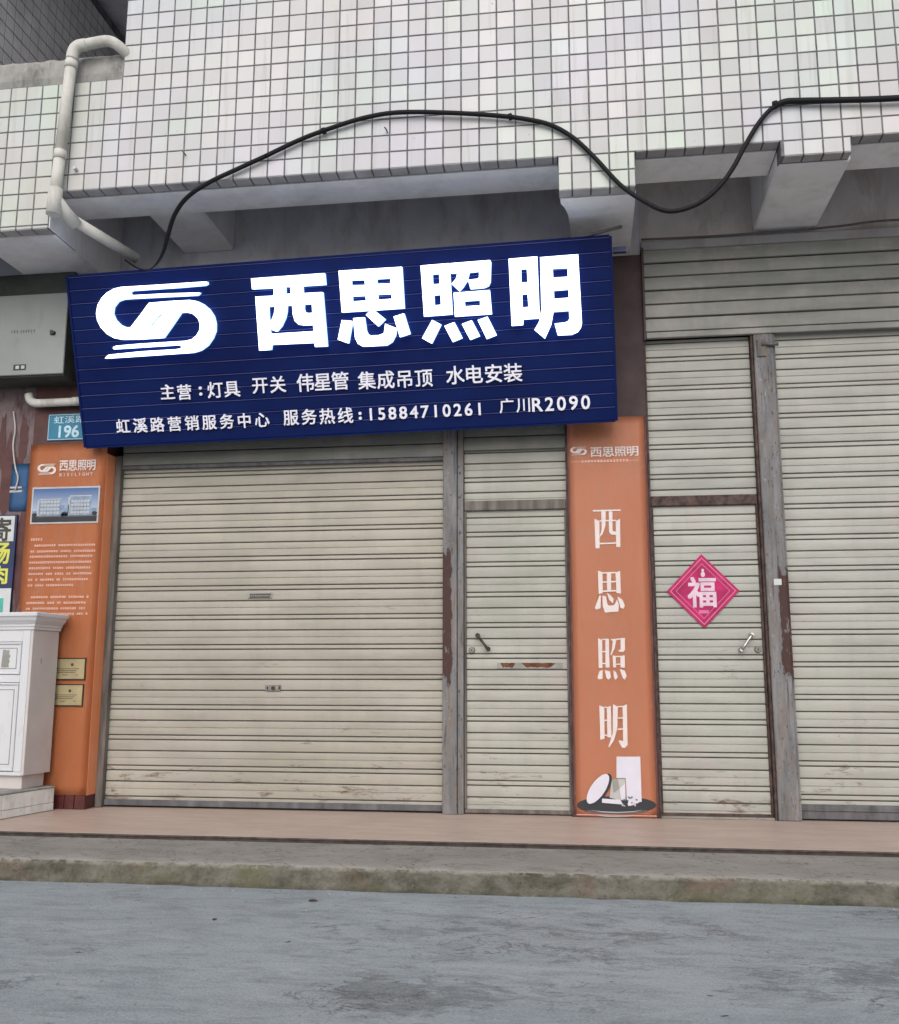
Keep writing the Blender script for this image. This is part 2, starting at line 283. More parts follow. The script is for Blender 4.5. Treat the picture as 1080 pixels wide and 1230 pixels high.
def tube(name, pts, r, mat, parent=None, seg=10):
    bm = bmesh.new(); add_tube(bm, pts, r, seg); return emit(name, bm, mat, parent, True)
def smooth_path(pts, n=6):
    P = [Vector(p) for p in pts]; P = [P[0] * 2 - P[1]] + P + [P[-1] * 2 - P[-2]]; out = []
    for i in range(1, len(P) - 2):
        a, b, c_, d = P[i - 1:i + 3]
        for k in range(n):
            t = k / n; out.append(.5 * ((2 * b) + (-a + c_) * t + (2 * a - 5 * b + 4 * c_ - d) * t * t + (-a + 3 * b - 3 * c_ + d) * t ** 3))
    out.append(P[-2]); return out
def plate(bm, loops, f3, depth, mi_face=0, mi_side=0):
    """loops: outer + holes of 2D points; f3(u,v,d) -> 3D; front at d=depth, back at d=0"""
    L = [[Vector((a, b, 0)) for a, b in lp] for lp in loops]; tris = tessellate_polygon(L); flat = [p for lp in L for p in lp]
    front = [bm.verts.new(f3(p.x, p.y, depth)) for p in flat]
    fr = f3(0, 0, 1) - f3(0, 0, 0)
    for t in tris:
        try: fc = bm.faces.new([front[i] for i in t])
        except ValueError: continue
        fc.material_index = mi_face; fc.normal_update()
        if fc.normal.dot(fr) < 0: fc.normal_flip()
    if depth > .0025:
        back = [bm.verts.new(f3(p.x, p.y, 0)) for p in flat]; o = 0; c_ = [Vector((0, 0, 0))]
        for li, lp in enumerate(L):
            area = sum(lp[i].x * lp[(i + 1) % len(lp)].y - lp[(i + 1) % len(lp)].x * lp[i].y for i in range(len(lp)))
            for i in range(len(lp)):
                a, b = o + i, o + (i + 1) % len(lp)
                q = [front[a], front[b], back[b], back[a]]
                fc = bm.faces.new(q); fc.material_index = mi_side; fc.normal_update()
                d = (flat[b] - flat[a]); outn = Vector((d.y, -d.x, 0)) * (1 if (area > 0) == (li == 0) else -1)
                w_ = f3(outn.x, outn.y, 0) - f3(0, 0, 0)
                if fc.normal.dot(w_) < 0: fc.normal_flip()
            o += len(lp)
_glyph = {}
def glyph(ch, bold):
    k = ch
    if k not in _glyph:
        c_ = bpy.data.curves.new('glyph', 'FONT'); c_.body = ch; c_.resolution_u = 3; c_.fill_mode = 'FRONT'
        o = bpy.data.objects.new('glyph', c_); COL.objects.link(o); bpy.context.view_layer.update()
        me = bpy.data.meshes.new_from_object(o.evaluated_get(bpy.context.evaluated_depsgraph_get()))
        V = [(v.co.x, v.co.y) for v in me.vertices]; F = [tuple(p.vertices) for p in me.polygons]
        bpy.data.objects.remove(o); bpy.data.curves.remove(c_); bpy.data.meshes.remove(me); _glyph[k] = (V, F)
    return _glyph[k]
def add_glyph(bm, ch, bold, u0, v0, w_, h_, f3, depth=0., fit='cjk'):
    """glyph inside the box (u0,v0,w,h); fit 'cjk' uses the em box, 'box' stretches the outline"""
    V, F = glyph(ch, bold)
    if not V: return
    xs = [p[0] for p in V]; ys = [p[1] for p in V]; x0, x1, y0, y1 = min(xs), max(xs), min(ys), max(ys)
    if fit == 'box' or ch in '一': sx_, sy_, ox, oy = w_ / (x1 - x0), h_ / (y1 - y0), u0 - x0 * w_ / (x1 - x0), v0 - y0 * h_ / (y1 - y0)
    else:
        lat = ord(ch) < 128; s_ = h_ / (.71 if lat else .92); base_ = 0 if lat else -.085
        sx_ = sy_ = s_; ox = u0 + w_ / 2 - (x0 + x1) / 2 * s_; oy = v0 - base_ * s_
    fr = f3(0, 0, 1) - f3(0, 0, 0); ed = {}
    for q in F:
        for i in range(len(q)):
            e_ = frozenset((q[i], q[(i + 1) % len(q)])); ed[e_] = ed.get(e_, 0) + 1
    rim = [tuple(e_) for e_, k in ed.items() if k == 1]; d_ = bold * max(sx_, sy_)
    # heavier strokes: the outline stamped a few times a hair apart
    for n_, (du, dv) in enumerate([(0, 0)] if not bold else [(-d_, -d_), (d_, -d_), (-d_, d_), (d_, d_), (0, 0)]):
        D = depth + n_ * .0002
        vs = [bm.verts.new(f3(ox + a * sx_ + du, oy + b * sy_ + dv, D)) for a, b in V]
        for q in F:
            fc = bm.faces.new([vs[i] for i in q]); fc.normal_update()
            if fc.normal.dot(fr) < 0: fc.normal_flip()
        if depth > .002:
            bk = [bm.verts.new(f3(ox + a * sx_ + du, oy + b * sy_ + dv, 0)) for a, b in V]
            for a, b in rim: bm.faces.new((vs[a], vs[b], bk[b], bk[a]))
def flat3(y): return lambda a, b, d: Vector((a, y - d, b))
LOGO= [[[(1022, 1085), (695, 1087), (405, 1090), (355, 1082), (303, 1060), (258, 1025), (224, 979), (207, 925), (210, 875), (231, 825), (271, 778), (322, 747), (380, 733), (514, 727), (672, 727), (737, 799), (815, 889), (861, 889), (904, 876), (937, 845), (949, 807), (942, 765), (917, 729), (879, 704), (834, 697), (511, 698), (330, 694), (309, 688), (303, 680), (309, 672), (327, 671), (778, 671), (799, 665), (803, 655), (791, 647), (757, 644), (506, 645), (269, 636), (250, 626), (237, 611), (412, 611), (682, 612), (879, 613), (933, 625), (985, 656), (1025, 702), (1050, 750), (1056, 800), (1048, 850), (1021, 898), (981, 936), (939, 959), (892, 970), (737, 972), (598, 970), (528, 896), (447, 813), (407, 816), (368, 835), (336, 871), (320, 914), (332, 959), (368, 995), (414, 1007), (686, 1003), (943, 997), (957, 1006), (966, 1015), (724, 1025), (484, 1029), (465, 1038), (464, 1054), (482, 1060), (816, 1058), (1006, 1060), (1024, 1069)], [(662, 892), (691, 890), (634, 839), (604, 810), (573, 810)]]]
XI= [[[(1338, 1083), (1847, 1083), (1848, 1008), (1688, 1009), (1688, 962), (1824, 960), (1828, 599), (1746, 601), (1743, 628), (1440, 633), (1433, 600), (1353, 600), (1357, 961), (1487, 959), (1491, 1010), (1339, 1013)], [(1568, 1013), (1606, 1011), (1606, 964), (1566, 965)], [(1439, 889), (1488, 889), (1480, 845), (1463, 808), (1435, 777)], [(1569, 888), (1609, 887), (1609, 826), (1619, 782), (1645, 756), (1684, 749), (1744, 748), (1744, 706), (1437, 707), (1436, 742), (1484, 720), (1521, 756), (1551, 808), (1564, 850)], [(1688, 887), (1746, 888), (1745, 828), (1713, 828), (1691, 837), (1686, 858)]]]
SI= [[[(1946, 1092), (2375, 1088), (2374, 817), (1948, 818)], [(2025, 1025), (2120, 1021), (2120, 987), (2025, 991)], [(2199, 1021), (2294, 1020), (2294, 986), (2199, 988)], [(2024, 919), (2119, 917), (2119, 885), (2024, 885)], [(2199, 919), (2296, 917), (2296, 885), (2199, 885)]], [[(2139, 813), (2173, 813), (2240, 753), (2190, 711), (2111, 791)]], [[(1944, 767), (2014, 757), (1977, 611), (1907, 640)]], [[(2023, 775), (2098, 776), (2105, 687), (2115, 662), (2136, 652), (2192, 652), (2226, 663), (2239, 724), (2313, 690), (2302, 642), (2277, 601), (2237, 580), (2076, 583), (2044, 604), (2027, 643)]], [[(2299, 768), (2369, 784), (2403, 647), (2334, 630)]]]
ZHAO= [[[(2502, 1087), (2693, 1089), (2695, 757), (2505, 755)], [(2576, 1026), (2623, 1026), (2622, 960), (2575, 960)], [(2578, 889), (2624, 890), (2623, 824), (2578, 823)]], [[(2701, 1088), (2961, 1090), (2969, 1078), (2959, 950), (2945, 925), (2916, 915), (2826, 913), (2812, 973), (2874, 976), (2886, 984), (2888, 1022), (2823, 1020), (2807, 970), (2776, 928), (2750, 904), (2701, 955), (2734, 988), (2744, 1021), (2701, 1023)]], [[(2712, 896), (2951, 898), (2957, 742), (2712, 741)], [(2780, 837), (2884, 837), (2884, 804), (2781, 803)]], [[(2558, 729), (2615, 695), (2545, 575), (2483, 614)]], [[(2638, 685), (2704, 705), (2752, 598), (2688, 576)]], [[(2755, 690), (2821, 710), (2870, 604), (2806, 583)]], [[(2862, 709), (2927, 727), (2982, 603), (2916, 582)]]]
MING= [[[(3086, 1089), (3272, 1091), (3270, 694), (3163, 694), (3159, 658), (3085, 657)], [(3163, 1018), (3202, 1018), (3203, 931), (3160, 932)], [(3162, 856), (3199, 856), (3201, 772), (3162, 771)]], [[(3291, 1084), (3536, 1086), (3544, 647), (3536, 615), (3513, 589), (3474, 575), (3385, 577), (3367, 654), (3433, 657), (3455, 664), (3465, 680), (3464, 731), (3362, 730), (3344, 649), (3299, 561), (3234, 621), (3268, 676), (3285, 752)], [(3369, 1007), (3466, 1005), (3465, 948), (3369, 949)], [(3370, 866), (3467, 867), (3466, 814), (3370, 813)]]]
LINES= [('主营', 0.594, 0.839, 0.306, 0.292, 0.104), (':', 0.88, 0.913, 0.313, 0.317, 0.075), ('灯具', 0.942, 1.185, 0.295, 0.297, 0.11), ('开关', 1.263, 1.518, 0.311, 0.307, 0.11), ('伟星管', 1.587, 1.956, 0.304, 0.303, 0.119), ('集成吊顶', 2.014, 2.538, 0.297, 0.29, 0.117), ('水电安装', 2.623, 3.141, 0.297, 0.29, 0.12), ('虹溪路营销服务中心', 0.239, 1.384, 0.084, 0.076, 0.1), ('服务热线', 1.464, 1.978, 0.081, 0.072, 0.105), (':', 2.005, 2.029, 0.09, 0.089, 0.06), ('15884710261', 2.055, 2.877, 0.085, 0.082, 0.087), ('广川R2090', 2.967, 3.589, 0.086, 0.085, 0.095)]
SERIF= [[[(2965, 2016), (3152, 2016), (3152, 2006), (2965, 2005)], [(2975, 1957), (3008, 1939), (3005, 1754), (2977, 1751)], [(3147, 1953), (3143, 1759), (3115, 1760), (3117, 1937)], [(3021, 2005), (3052, 2004), (3048, 1909), (3028, 1850), (3006, 1828), (3022, 1887)], [(3072, 2004), (3097, 2003), (3094, 1871), (3119, 1863), (3118, 1842), (3084, 1845), (3070, 1864)], [(3009, 1945), (3118, 1946), (3117, 1936), (3008, 1935)], [(3006, 1789), (3116, 1792), (3115, 1782), (3006, 1779)]], [[(2989, 1603), (3020, 1590), (3018, 1450), (2991, 1443)], [(3137, 1598), (3138, 1445), (3109, 1449), (3106, 1587)], [(3048, 1584), (3077, 1584), (3074, 1460), (3047, 1460)], [(3020, 1590), (3108, 1592), (3108, 1581), (3020, 1580)], [(3019, 1528), (3106, 1531), (3106, 1521), (3018, 1519)], [(3018, 1468), (3110, 1470), (3109, 1459), (3018, 1457)], [(2996, 1435), (3005, 1432), (3001, 1348), (2972, 1339), (2963, 1352)], [(3015, 1432), (3039, 1428), (3045, 1381), (3055, 1366), (3087, 1367), (3099, 1380), (3112, 1409), (3123, 1365), (3118, 1326), (3029, 1319), (3016, 1359)], [(3045, 1452), (3075, 1431), (3089, 1409), (3084, 1380), (3060, 1402)], [(3113, 1427), (3146, 1405), (3162, 1365), (3151, 1343), (3132, 1351)]], [[(2979, 1150), (3006, 1138), (3004, 955), (2979, 953)], [(3027, 1136), (3051, 1142), (3050, 958), (3024, 957)], [(3006, 1146), (3051, 1147), (3051, 1138), (3006, 1137)], [(3006, 1065), (3027, 1066), (3027, 1057), (3006, 1056)], [(3004, 987), (3025, 988), (3025, 979), (3004, 978)], [(3065, 1143), (3158, 1152), (3158, 1143), (3065, 1134)], [(3075, 1136), (3099, 1136), (3087, 1082), (3062, 1034), (3057, 1041), (3070, 1082)], [(3127, 1138), (3155, 1151), (3154, 1075), (3142, 1058), (3118, 1060), (3108, 1069), (3125, 1075)], [(3072, 1037), (3093, 1032), (3093, 958), (3074, 957)], [(3122, 1032), (3151, 1037), (3150, 955), (3122, 957)], [(3093, 1032), (3122, 1034), (3122, 1025), (3093, 1024)], [(3094, 982), (3122, 983), (3122, 975), (3093, 974)], [(2984, 934), (3005, 941), (3002, 883), (2976, 879), (2969, 893)], [(3018, 941), (3052, 931), (3058, 893), (3041, 876), (3027, 890)], [(3075, 941), (3093, 924), (3103, 893), (3085, 876), (3075, 896)], [(3115, 948), (3148, 937), (3160, 903), (3147, 876), (3133, 890)]], [[(2977, 712), (3009, 699), (3006, 497), (2978, 490)], [(3026, 699), (3052, 709), (3051, 504), (3024, 507)], [(3009, 703), (3027, 704), (3027, 696), (3009, 694)], [(3009, 619), (3025, 620), (3025, 611), (3009, 610)], [(3006, 523), (3025, 524), (3025, 516), (3006, 515)], [(3066, 719), (3097, 703), (3090, 564), (3068, 490), (3033, 440), (3030, 450), (3059, 531)], [(3128, 706), (3156, 720), (3153, 458), (3134, 439), (3117, 441), (3095, 484), (3102, 489), (3125, 483)], [(3098, 707), (3128, 709), (3128, 700), (3097, 699)], [(3096, 633), (3127, 635), (3127, 627), (3095, 625)], [(3092, 562), (3127, 565), (3127, 556), (3091, 554)]]]
PICS= [('black', [(3324, 83), (3317, 70), (3298, 58), (3268, 47), (3228, 37), (3180, 29), (3126, 24), (3070, 21), (3014, 22), (2960, 25), (2912, 31), (2872, 39), (2842, 50), (2823, 61), (2817, 74), (2824, 87), (2843, 100), (2874, 111), (2914, 121), (2963, 128), (3017, 134), (3073, 136), (3130, 135), (3183, 132), (3231, 126), (3270, 118), (3300, 107), (3318, 96)]), ('grey', [(3263, 53), (3258, 47), (3244, 42), (3221, 37), (3190, 32), (3154, 28), (3113, 26), (3070, 24), (3027, 24), (2987, 25), (2950, 27), (2919, 31), (2896, 35), (2882, 41), (2878, 46), (2883, 52), (2897, 58), (2920, 63), (2951, 68), (2988, 71), (3029, 74), (3072, 75), (3115, 75), (3155, 74), (3191, 72), (3222, 68), (3244, 64), (3258, 59)]), ('black', [(3277, 63), (3272, 57), (3256, 51), (3232, 46), (3199, 41), (3160, 37), (3116, 34), (3071, 33), (3025, 33), (2981, 34), (2942, 36), (2909, 40), (2884, 45), (2869, 50), (2864, 56), (2869, 62), (2885, 68), (2910, 74), (2943, 79), (2982, 82), (3026, 85), (3072, 87), (3118, 87), (3161, 86), (3200, 83), (3233, 79), (3257, 75), (3272, 69)]), ('white', [(3080, 384), (3232, 386), (3232, 103), (3138, 95), (3135, 250), (3076, 249)]), ('lgrey', [(3045, 242), (3132, 246), (3131, 111), (3090, 111), (3028, 126)]), ('white', [(2980, 119), (3097, 114), (3113, 84), (2979, 93)]), ('black', [(3035, 273), (3043, 265), (3046, 252), (3046, 235), (3042, 216), (3033, 194), (3022, 172), (3008, 150), (2992, 129), (2974, 110), (2957, 95), (2940, 84), (2924, 78), (2910, 76), (2899, 79), (2892, 88), (2888, 101), (2889, 117), (2893, 137), (2901, 158), (2912, 181), (2926, 203), (2943, 224), (2960, 242), (2978, 257), (2995, 269), (3011, 275), (3025, 277)]), ('white', [(3019, 271), (3026, 263), (3029, 251), (3028, 235), (3024, 217), (3016, 197), (3006, 176), (2992, 155), (2977, 135), (2961, 118), (2944, 104), (2928, 93), (2913, 87), (2901, 85), (2891, 88), (2884, 96), (2881, 108), (2881, 123), (2886, 142), (2893, 162), (2904, 183), (2917, 204), (2933, 224), (2949, 241), (2966, 255), (2982, 266), (2996, 272), (3009, 274)]), ('white', [(3138, 101), (3155, 112), (3173, 129), (3179, 102), (3193, 129), (3211, 136), (3220, 103), (3192, 85), (3147, 75)])]
def K(loops): return [[(a / 1000, b / 1000) for a, b in lp] for lp in loops]
# ------------------------------------------------------------ setting: street, kerb, ledge, pavement
def structure(o): o['kind'] = 'structure'; return o
STREET = -.135
bm = bmesh.new()
vs = [bm.verts.new(p) for p in ((-60, -80, STREET), (60, -80, STREET), (60, -.55, STREET), (-60, -.55, STREET))]; bm.faces.new(vs)
structure(emit('street', bm, MT['road']))
def ripple(x, a, s): return (noise.noise(Vector((x * s, a * 7.3, 0))))
bm = bmesh.new(); prev = None; X = -6.0
while X < 10.01:
    fine = -1.0 < X < 5.2; q = ripple(X, 1, 1.1) * .012 + ripple(X, 2, 6) * .008; h = ripple(X, 3, 1.4) * .006 + ripple(X, 4, 11) * .004
    prof = [(-.10, -.026), (-.30, -.027 + h * .3), (-.55, -.028 + h * .5), (-.70 + q, -.030 + h), (-.728 + q, -.036 + h), (-.744 + q + ripple(X, 9, 16) * .006, -.052 + h), (-.752 + q + ripple(X, 5, 14) * .011, -.085), (-.762 + q * 1.4 + ripple(X, 6, 9) * .016, -.122), (-.79 + q * 2 + ripple(X, 7, 5) * .02, STREET - .01)]
    row = [bm.verts.new((X, a, b)) for a, b in prof]
    if prev:
        for i in range(len(row) - 1):
            fc = bm.faces.new((prev[i], row[i], row[i + 1], prev[i + 1])); fc.material_index = 1 if i >= 4 else 0
    prev = row; X += .03 if fine else .2
bmesh.ops.recalc_face_normals(bm, faces=bm.faces)
for fc in bm.faces:
    if fc.normal.z < -.1 : fc.normal_flip()
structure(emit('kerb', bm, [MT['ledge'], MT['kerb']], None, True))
bm = bmesh.new(); prev = None; X = -6.0          # pavement slab with a slightly chipped front lip
while X < 10.01:
    q = ripple(X, 21, 2) * .006 + (ripple(X, 22, 12) * .005 if -1 < X < 5.2 else 0)
    prof = [(1.3, .0), (-.07, .0), (-.088 + q, -.002), (-.092 + q, -.010), (-.082 + q, -.012), (-.080 + q, -.034)]
    row = [bm.verts.new((X, a, b)) for a, b in prof]
    if prev:
        for i in range(len(row) - 1):
            fc = bm.faces.new((prev[i], prev[i + 1], row[i + 1], row[i])); fc.material_index = 1 if i >= 2 else 0
    prev = row; X += .03 if -1 < X < 5.2 else .2
bmesh.ops.recalc_face_normals(bm, faces=bm.faces)
structure(emit('pavement', bm, [MT['slab'], MT['lipdark']]))

rg = random.Random(12); bm = bmesh.new()
for k in range(260):
    near = rg.random() < .5; x_ = rg.uniform(-.6, 5.0); y_ = -.80 - abs(rg.gauss(0, .10)) if near else rg.uniform(-2.9, -.82); q = rg.uniform(.002, .0055) * (1.6 if rg.random() < .06 else 1)
    g = bmesh.ops.create_icosphere(bm, subdivisions=1, radius=q, matrix=Matrix.Translation((x_, y_, STREET + q * .4)) @ Matrix.Diagonal((rg.uniform(.8, 1.5), rg.uniform(.7, 1.2), rg.uniform(.4, .8), 1)))
    for v in g['verts']: v.co += Vector((rg.uniform(-1, 1), rg.uniform(-1, 1), 0)) * q * .2
tag(emit('grit', bm, MT['coping']), kind='stuff')
for i, (x_, y_, a, lab) in enumerate(((1.62, -1.02, .3, 'dry dark leaf lying on the road just in front of the kerb, left of centre'), (1.30, -1.42, 1.2, 'small dark leaf on the grey road in the middle distance below the wide shutter'))):
    bm = bmesh.new(); L_ = .045 if i == 0 else .028; pts = [(math.cos(t) * L_ * .5, math.sin(t) * L_ * .2 * (1.2 - .5 * math.cos(t))) for t in [k * math.pi / 7 for k in range(14)]]
    lo_ = [bm.verts.new((x_ + p[0] * math.cos(a) - p[1] * math.sin(a), y_ + p[0] * math.sin(a) + p[1] * math.cos(a), STREET + .003 + abs(p[1]) * .5)) for p in pts]; hi_ = [bm.verts.new(v.co + Vector((0, 0, .001))) for v in lo_]
    c1 = bm.verts.new((x_, y_, STREET + .002)); c2 = bm.verts.new((x_, y_, STREET + .004))
    for k in range(14):
        bm.faces.new((hi_[k], hi_[(k + 1) % 14], c2)); bm.faces.new((lo_[(k + 1) % 14], lo_[k], c1)); bm.faces.new((lo_[k], lo_[(k + 1) % 14], hi_[(k + 1) % 14], hi_[k]))
    tag(emit('leaf', bm, MT['railrust']), lab, 'leaf', 'dry leaves on the road')

# ------------------------------------------------------------ upper tiled wall
T, GAP, ZT, YG = .115, .0095, 5.345, .004
RW = root('tiled_wall', (2.5, .2, 4.08), 'overhanging upper storey wall of white square tiles with dark joints above the blue sign', 'wall')
bm = bmesh.new()
for b_ in ((-.115, 6.6, .006, .38, 4.084, 7.4), (-3, -.115, .006, .38, 4.084, 4.872), (-3, -.578, .006, .36, 3.828, 4.084), (2.793, 3.262, .006, .13, 3.856, 4.084), (4.126, 4.532, .006, .13, 3.985, 4.084)):
    add_box(bm, *b_)
emit('joint_bed', bm, MT['grout'], RW)
# plaster: underside of the band (a skin 3 mm under it), cross beams running back to the shopfront
def beam(x0, x1, y0, y1, z0, z1, mat='soffit'): return box('beam', x0, x1, y0, y1, z0, z1, MT[mat], RW, .012)
box('soffit', -.575, 2.79, .10, .395, 4.070, 4.0835, MT['soffit'], RW, .003)
box('soffit', 3.27, 4.12, .10, .395, 4.070, 4.0835, MT['soffit'], RW, .003)
box('soffit', 4.55, 6.5, .10, .395, 4.070, 4.0835, MT['soffit'], RW, .003)
box('soffit', -3.0, -1.16, .10, .37, 3.815, 3.8275, MT['soffit'], RW, .003)
box('side_render', -.5775, -.5700, .012, .36, 3.83, 4.069, MT['soffit'], RW)
beam(-1.157, -.582, .10, 1.045, 3.815, 4.6)
beam(-.08, .32, .398, 1.045, 4.085, 4.6)
beam(4.126, 4.552, .10, 1.045, 3.978, 4.6)
bm = bmesh.new()      # beam behind the sign's right end, its left arris curved where the render fell away
prf = [(2.80, .095), (2.80, .16), (2.825, .22), (2.845, .32), (2.855, .5), (2.86, 1.045), (3.265, 1.045), (3.265, .095)]
lo = [bm.verts.new((a, b, 3.846)) for a, b in prf]; hi = [bm.verts.new((a, b, 4.6)) for a, b in prf]
bm.faces.new(lo); bm.faces.new(hi)
for i in range(len(prf)): bm.faces.new((lo[i], lo[(i + 1) % 8], hi[(i + 1) % 8], hi[i]))
bmesh.ops.recalc_face_normals(bm, faces=bm.faces); emit('beam', bm, MT['soffit'], RW)
# cast coping strip on top of the parapet
bm = bmesh.new(); prev = None; X = -3.0
while X < -.118:
    q = noise.noise(Vector((X * 9, 0, 0))) * .010; q2 = noise.noise(Vector((X * 14, 5, 0))) * .014; q3 = noise.noise(Vector((X * 11, 9, 0))) * .012
    pr = [(.02 + q, 4.874 + q2 * .4), (.012 + q, 4.93), (.022 + q2, 5.0), (.03 + q3, 5.06 + q), (.055, 5.092 + q2), (.37, 5.10 + q), (.37, 4.874)]
    row = [bm.verts.new((X, a, b)) for a, b in pr]
    if prev:
        for i in range(7): bm.faces.new((prev[i], prev[(i + 1) % 7], row[(i + 1) % 7], row[i]))
    else: bm.faces.new(row)
    prev = row; X += .03
bm.faces.new(prev); bmesh.ops.recalc_face_normals(bm, faces=bm.faces); emit('coping', bm, MT['coping'], RW)
# tiles
tile_cache = {}
def tile_mesh(w_, h_):
    k = (round(w_, 3), round(h_, 3))
    if k not in tile_cache:
        bm = bmesh.new(); a, b, e_, d = w_ / 2, h_ / 2, .0025, .0045
        A = [bm.verts.new((sx_ * a, 0, sz * b)) for sx_, sz in ((-1, -1), (1, -1), (1, 1), (-1, 1))]
        B = [bm.verts.new((sx_ * a, -d + .0015, sz * b)) for sx_, sz in ((-1, -1), (1, -1), (1, 1), (-1, 1))]
        Cc = [bm.verts.new((sx_ * (a - e_), -d, sz * (b - e_))) for sx_, sz in ((-1, -1), (1, -1), (1, 1), (-1, 1))]
        for i in range(4):
            j = (i + 1) % 4; bm.faces.new((A[i], A[j], B[j], B[i])); bm.faces.new((B[i], B[j], Cc[j], Cc[i]))
        bm.faces.new(Cc); bmesh.ops.recalc_face_normals(bm, faces=bm.faces)
        me = bpy.data.meshes.new('tile'); bm.to_mesh(me); bm.free(); me.materials.append(MT['tile']); tile_cache[k] = me
    return tile_cache[k]
cells = []
def region(x0, x1, z0, z1):
    c0, c1 = math.floor(x0 / T + 1e-4), math.ceil(x1 / T - 1e-4); r0, r1 = math.floor((ZT - z1) / T + 1e-4), math.ceil((ZT - z0) / T - 1e-4)
    for c_ in range(c0, c1):
        for r_ in range(r0, r1):
            a, b = max(x0, c_ * T), min(x1, (c_ + 1) * T); z_, zz = max(z0, ZT - (r_ + 1) * T), min(z1, ZT - r_ * T)
            if b - a > .02 and zz - z_ > .02: cells.append((a + GAP / 2, b - GAP / 2, z_ + GAP / 2, zz - GAP / 2))
region(-.115, 6.1, 4.08, 5.92); region(-2.07, -.115, 4.08, 4.872); region(-2.07, -.575, 3.824, 4.08)
region(2.79, 3.262, 3.852, 4.08); region(4.124, 4.532, 3.982, 4.08)
CAMP = Vector((2.885, -5.64, .88))
def in_view(a, b, z_, zz):
    p = Vector(((a + b) / 2, 0, (z_ + zz) / 2)) - CAMP; d = p.dot(f); x_ = p.dot(r) / d * 1172.8; y_ = p.dot(u) / d * 1172.8
    return abs(x_) < 545 and y_ < 620
vis = sorted([c_ for c_ in cells if in_view(*c_)], key=lambda c_: -(c_[1] - c_[0]) * (c_[3] - c_[2]) / (Vector(((c_[0] + c_[1]) / 2, 0, (c_[2] + c_[3]) / 2)) - CAMP).length ** 2)
single = set(vis[:300]); rnd = random.Random(3); joined = bmesh.new()
for c_ in cells:
    w_, h_ = c_[1] - c_[0], c_[3] - c_[2]; cx, cz = (c_[0] + c_[1]) / 2, (c_[2] + c_[3]) / 2
    rot = (rnd.gauss(0, .007), rnd.gauss(0, .006), rnd.gauss(0, .007)); yy_ = YG + .002 + rnd.uniform(-.0006, .0006)
    if c_ in single:
        o = bpy.data.objects.new('tile', tile_mesh(w_, h_)); o.parent = RW; o.location = Vector((cx, yy_, cz)) - RW.location; o.rotation_euler = rot; COL.objects.link(o)
    else:
        M_ = Matrix.Translation((cx, yy_, cz)) @ Matrix.Rotation(rot[0], 4, 'X') @ Matrix.Rotation(rot[2], 4, 'Z')
        n0 = len(joined.verts); joined.from_mesh(tile_mesh(w_, h_)); joined.verts.ensure_lookup_table()
        bmesh.ops.transform(joined, matrix=M_, verts=joined.verts[n0:])
emit('tile', joined, MT['tile'], RW)['kind'] = 'stuff'
# tiles turned under the lower edge of the band
def under_row(x0, x1, z, d, z_off=-.001):
    c_ = math.floor(x0 / T + 1e-4)
    while c_ * T < x1 - .02:
        a, b = max(x0, c_ * T) + GAP / 2, min(x1, (c_ + 1) * T) - GAP / 2
        if b - a > .02:
            key = ('under', round(b - a, 3), d)
            if key not in tile_cache:
                bm = bmesh.new(); add_box(bm, -(b - a) / 2, (b - a) / 2, 0, d - .006, -.006, 0, .002); me = bpy.data.meshes.new('edge_tile'); bm.to_mesh(me); bm.free(); me.materials.append(MT['undertile']); tile_cache[key] = me
            o = bpy.data.objects.new('edge_tile', tile_cache[key]); o.parent = RW; o.location = Vector(((a + b) / 2, .0, z + z_off)) - RW.location; COL.objects.link(o)
        c_ += 1
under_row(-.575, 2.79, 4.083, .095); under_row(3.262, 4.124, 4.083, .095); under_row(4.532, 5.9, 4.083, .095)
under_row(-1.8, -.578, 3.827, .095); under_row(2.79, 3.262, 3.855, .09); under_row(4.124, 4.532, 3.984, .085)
# balcony recess behind the parapet: dark side wall of tiles, back wall, ceiling
SW = root('side_wall', (-1.6, 2.5, 4.9), 'shaded grey tiled side wall of the recess above the concrete coping at upper left', 'wall')
box('wall_body', -1.9, -1.606, .4, 5.4, 4.88, 7.3, MT['grout'], SW)
bm = bmesh.new(); 
for j in range(21):
    for i in range(42):
        y0, z0 = .41 + i * .115, 4.9 + j * .115
        if z0 + .1 < 7.29: add_box(bm, -1.606, -1.600, y0 + .006, y0 + .108, z0 + .006, z0 + .108)
emit('tile', bm, MT['dimtile'], SW)['kind'] = 'stuff'
bm = bmesh.new(); add_box(bm, -1.9, 6.5, 5.4, 5.6, 4.88, 7.3); add_box(bm, -1.9, 6.5, .39, 5.6, 4.7, 4.88)
o = emit('recess_back_wall', bm, MT['backwall']); tag(o, 'dim back wall and floor of the balcony recess at the far upper left corner', 'wall')
o = box('balcony_ceiling', -1.9, 6.5, -.25, 5.6, 7.402, 7.6, MT['backwall']); tag(o, 'dark balcony ceiling slab over the upper left recess', 'ceiling')

